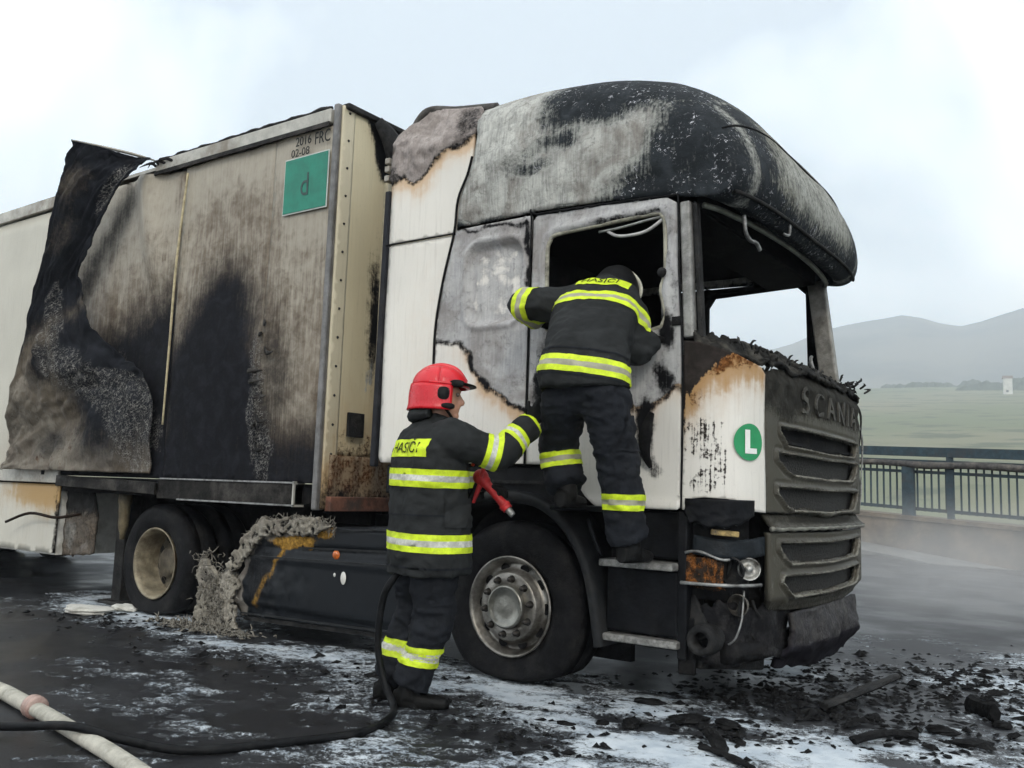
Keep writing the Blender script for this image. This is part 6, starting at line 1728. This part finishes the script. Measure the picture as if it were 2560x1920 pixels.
def chunk(name, pos, size, seed, label, rot=0.0, mat=M_CHAR, cat='debris', group='charred debris on the road', elong=1.0, flatz=.5, n=14):
    rd = np.random.default_rng(seed)
    V, F = ball((0, 0, 0), 1.0, 12)
    d = fbm(V[:, 0] * 1.6 + seed * 3.1, V[:, 1] * 1.6, V[:, 2] * 1.6, o=3, s=seed)
    V = V * (.45 + 1.1 * d)[:, None]
    V = V * np.array([size * elong, size, size * flatz])
    c, s = math.cos(rot), math.sin(rot)
    V = np.column_stack([V[:, 0] * c - V[:, 1] * s, V[:, 0] * s + V[:, 1] * c, V[:, 2]])
    V[:, 2] -= V[:, 2].min() - .0
    V = V + np.array([pos[0], pos[1], zr(*pos) - .006])
    o = mk(name, V, F, mat, None, False, loc=(pos[0], pos[1], 0))
    return tag(o, label, cat, group)
def plank(name, a, b, w, h, label, mat=M_CHAR, curve=.0, seed=1, cat='debris', group='charred debris on the road'):
    a, b = np.array(a, float), np.array(b, float)
    P = [a * (1 - t) + b * t + np.array([0, 0, curve * math.sin(t * PI) + .006]) for t in np.linspace(0, 1, 7)]
    rd = random.Random(seed)
    V, F = tube(P, [w * rd.uniform(.8, 1.15) for _ in P], 8, 3, flat=h / w)
    d = (fbm(V[:, 0] * 30, V[:, 1] * 30, V[:, 2] * 30, o=3, s=seed) - .5) * w * .9
    V[:, 0] += d; V[:, 1] += d * .6
    V[:, 2] = np.maximum(V[:, 2] + d * .4, .002)
    o = mk(name, V, F, mat, None, False, loc=tuple(a))
    return tag(o, label, cat, group)
plank('charred_beam', (1.70, .60, .03), (1.86, 1.60, .07), .038, .02, 'long charred bar lying diagonally on the road right of the bumper', M_SOOTG, 0, 3)
plank('charred_strip', (2.02, -.02, .03), (2.22, .30, .03), .035, .02, 'curved charred strip with pale edge on the white foam at right', M_CHAR, .02, 4)
plank('charred_strip', (1.42, -.30, .02), (1.62, -.62, .02), .033, .02, 'long black flake lying across the foam below the bumper corner', M_CHAR, .02, 5)
plank('charred_strip', (1.50, -.55, .015), (1.80, -.72, .015), .022, .013, 'flat black flake nearest the bottom edge of the foam', M_CHAR, .01, 15)
plank('charred_plate', (2.33, 1.22, .04), (2.48, 1.02, .05), .03, .05, 'small upright black plate standing in the foam at far right', M_CHAR, .0, 6)
chunk('charred_lump', (2.45, .42), .06, 21, 'wide ragged black lump in the foam near the right edge', .5, elong=1.6, flatz=.35)
chunk('charred_lump', (2.30, .55), .05, 22, 'smaller black lump left of the wide ragged one', .2, elong=1.4)
chunk('charred_lump', (1.25, -.12), .06, 23, 'black lump on the foam straight below the bumper corner', .8, elong=1.7, flatz=.4)
chunk('charred_lump', (1.42, -.08), .055, 24, 'black lump just right of the one below the bumper corner', -.5, elong=1.6, flatz=.4)
chunk('charred_lump', (1.06, -.42), .04, 25, 'curled black scrap on the foam in front of the wheel', .3, elong=1.2, flatz=.7)
chunk('charred_lump', (.93, -.47), .032, 26, 'tiny black scrap left of the curled scrap in front of the wheel', .9)
chunk('charred_lump', (.80, -.60), .035, 27, 'small black scrap on the foam below the front tyre', .1, elong=1.5, flatz=.4)
chunk('charred_lump', (-.62, -.42), .05, 28, 'flat black scrap on the foam left of the standing firefighter', .2, elong=2.0, flatz=.35)
chunk('charred_lump', (.9, .1), .05, 29, 'black lump under the step behind the front tyre', .4, elong=1.6, flatz=.4)
chunk('charred_lump', (1.95, .62), .035, 30, 'small black scrap between the long bar and the curved strip', .4, elong=1.4, flatz=.5)
chunk('charred_lump', (2.52, .95), .04, 32, 'black scrap behind the wide ragged lump near the right edge', .4, elong=1.4, flatz=.5)
chunk('plastic_scrap', (-4.15, -.25), .16, 41, 'pale curved plastic scrap on the foam left of the rear wheel', .1, M_WHITEP, 'scrap', None, 1.5, .22)
chunk('plastic_scrap', (-4.05, .05), .11, 42, 'smaller pale scrap beside the rear tyre', -.2, M_WHITEP, 'scrap', None, 1.4, .3)
mb = MB()
rd = np.random.default_rng(5)
cl_ = [((1.55, .55), (.55, .30), 300), ((1.9, 1.6), (.9, .8), 900), ((2.6, 2.4), (.8, .9), 500), ((1.3, -.15), (.5, .22), 130), ((2.3, .3), (.5, .4), 110), ((.7, -.9), (.7, .3), 110), ((-1.0, -.6), (1.4, .5), 130), ((-3.6, -.3), (.9, .4), 150), ((1.2, .9), (.5, .3), 150)]
for (cx, cy), (sx, sy), k in cl_:
    for q in range(k):
        x, y = rd.normal(cx, sx * .6), rd.normal(cy, sy * .6)
        s = abs(rd.normal(.009, .009)) + .003
        V = rd.uniform(-1, 1, (6, 3)) * .35 + np.array([(1, 0, 0), (-1, 0, 0), (0, 1, 0), (0, -1, 0), (0, 0, 1), (0, 0, -.3)])
        V = V * np.array([s * rd.uniform(.8, 2.4), s, s * .6]); a = rd.uniform(0, PI)
        V = np.column_stack([V[:, 0] * math.cos(a) - V[:, 1] * math.sin(a), V[:, 0] * math.sin(a) + V[:, 1] * math.cos(a), V[:, 2]])
        mb.add((V + np.array([x, y, zr(x, y) + s * .3 + .008]), [(0, 2, 4), (2, 1, 4), (1, 3, 4), (3, 0, 4), (2, 0, 5), (1, 2, 5), (3, 1, 5), (0, 3, 5)]))
o = mk('charred_crumbs', *mb.get(), M_CHAR, None)
tag(o, 'fine black charred crumbs scattered over road and foam', 'debris', kind='stuff')

# ================================================================== AIR
def vol(name, x0, x1, y0, y1, z0, z1, dens, col, label, noisy=False):
    t = bpy.data.materials.new(name); t.use_nodes = True
    n = t.node_tree; n.nodes.clear()
    out = n.nodes.new('ShaderNodeOutputMaterial'); pv = n.nodes.new('ShaderNodeVolumePrincipled')
    pv.inputs['Color'].default_value = col + (1,); pv.inputs['Density'].default_value = dens; pv.inputs['Anisotropy'].default_value = .0
    pv.inputs['Density Attribute'].default_value = ''
    pv.inputs['Temperature Attribute'].default_value = ''
    n.links.new(pv.outputs[0], out.inputs['Volume'])
    if noisy:
        tc = n.nodes.new('ShaderNodeTexCoord'); no = n.nodes.new('ShaderNodeTexNoise'); no.inputs['Scale'].default_value = .55; no.inputs['Detail'].default_value = 3
        n.links.new(tc.outputs['Object'], no.inputs['Vector'])
        mr = n.nodes.new('ShaderNodeMapRange'); mr.inputs['From Min'].default_value = .36; mr.inputs['From Max'].default_value = .68
        n.links.new(no.outputs['Fac'], mr.inputs['Value'])
        sp = n.nodes.new('ShaderNodeSeparateXYZ'); n.links.new(tc.outputs['Generated'], sp.inputs[0])
        def edge(ax, a, b, c, d):
            m1 = n.nodes.new('ShaderNodeMapRange'); m1.interpolation_type = 'SMOOTHSTEP'; m1.inputs['From Min'].default_value = a; m1.inputs['From Max'].default_value = b
            n.links.new(sp.outputs[ax], m1.inputs['Value'])
            m2 = n.nodes.new('ShaderNodeMapRange'); m2.interpolation_type = 'SMOOTHSTEP'; m2.inputs['From Min'].default_value = c; m2.inputs['From Max'].default_value = d; m2.inputs['To Min'].default_value = 1; m2.inputs['To Max'].default_value = 0
            n.links.new(sp.outputs[ax], m2.inputs['Value'])
            m = n.nodes.new('ShaderNodeMath'); m.operation = 'MULTIPLY'; n.links.new(m1.outputs[0], m.inputs[0]); n.links.new(m2.outputs[0], m.inputs[1]); return m.outputs[0]
        prev = mr.outputs[0]
        for e_ in (edge('X', 0, .25, .75, 1), edge('Y', 0, .25, .8, 1), edge('Z', -.2, -.1, .3, 1)):
            m = n.nodes.new('ShaderNodeMath'); m.operation = 'MULTIPLY'; n.links.new(prev, m.inputs[0]); n.links.new(e_, m.inputs[1]); prev = m.outputs[0]
        m = n.nodes.new('ShaderNodeMath'); m.operation = 'MULTIPLY'; n.links.new(prev, m.inputs[0]); m.inputs[1].default_value = dens
        n.links.new(m.outputs[0], pv.inputs['Density'])
    o = mk(name, *box(x0, x1, y0, y1, z0, z1), t, None, loc=((x0 + x1) / 2, (y0 + y1) / 2, z0))
    tag(o, label, 'haze', kind='stuff')
    return o
vol('haze', -4600, 4600, -300, 4700, -15, 470, .0007, (.86, .93, 1.0), 'pale haze in the air over the valley')
vol('steam', -2.0, 3.9, 3.0, 11.5, -.06, 1.4, .16, (1.0, 1.0, 1.0), 'thin white steam drifting behind the truck in front of the railing', True)
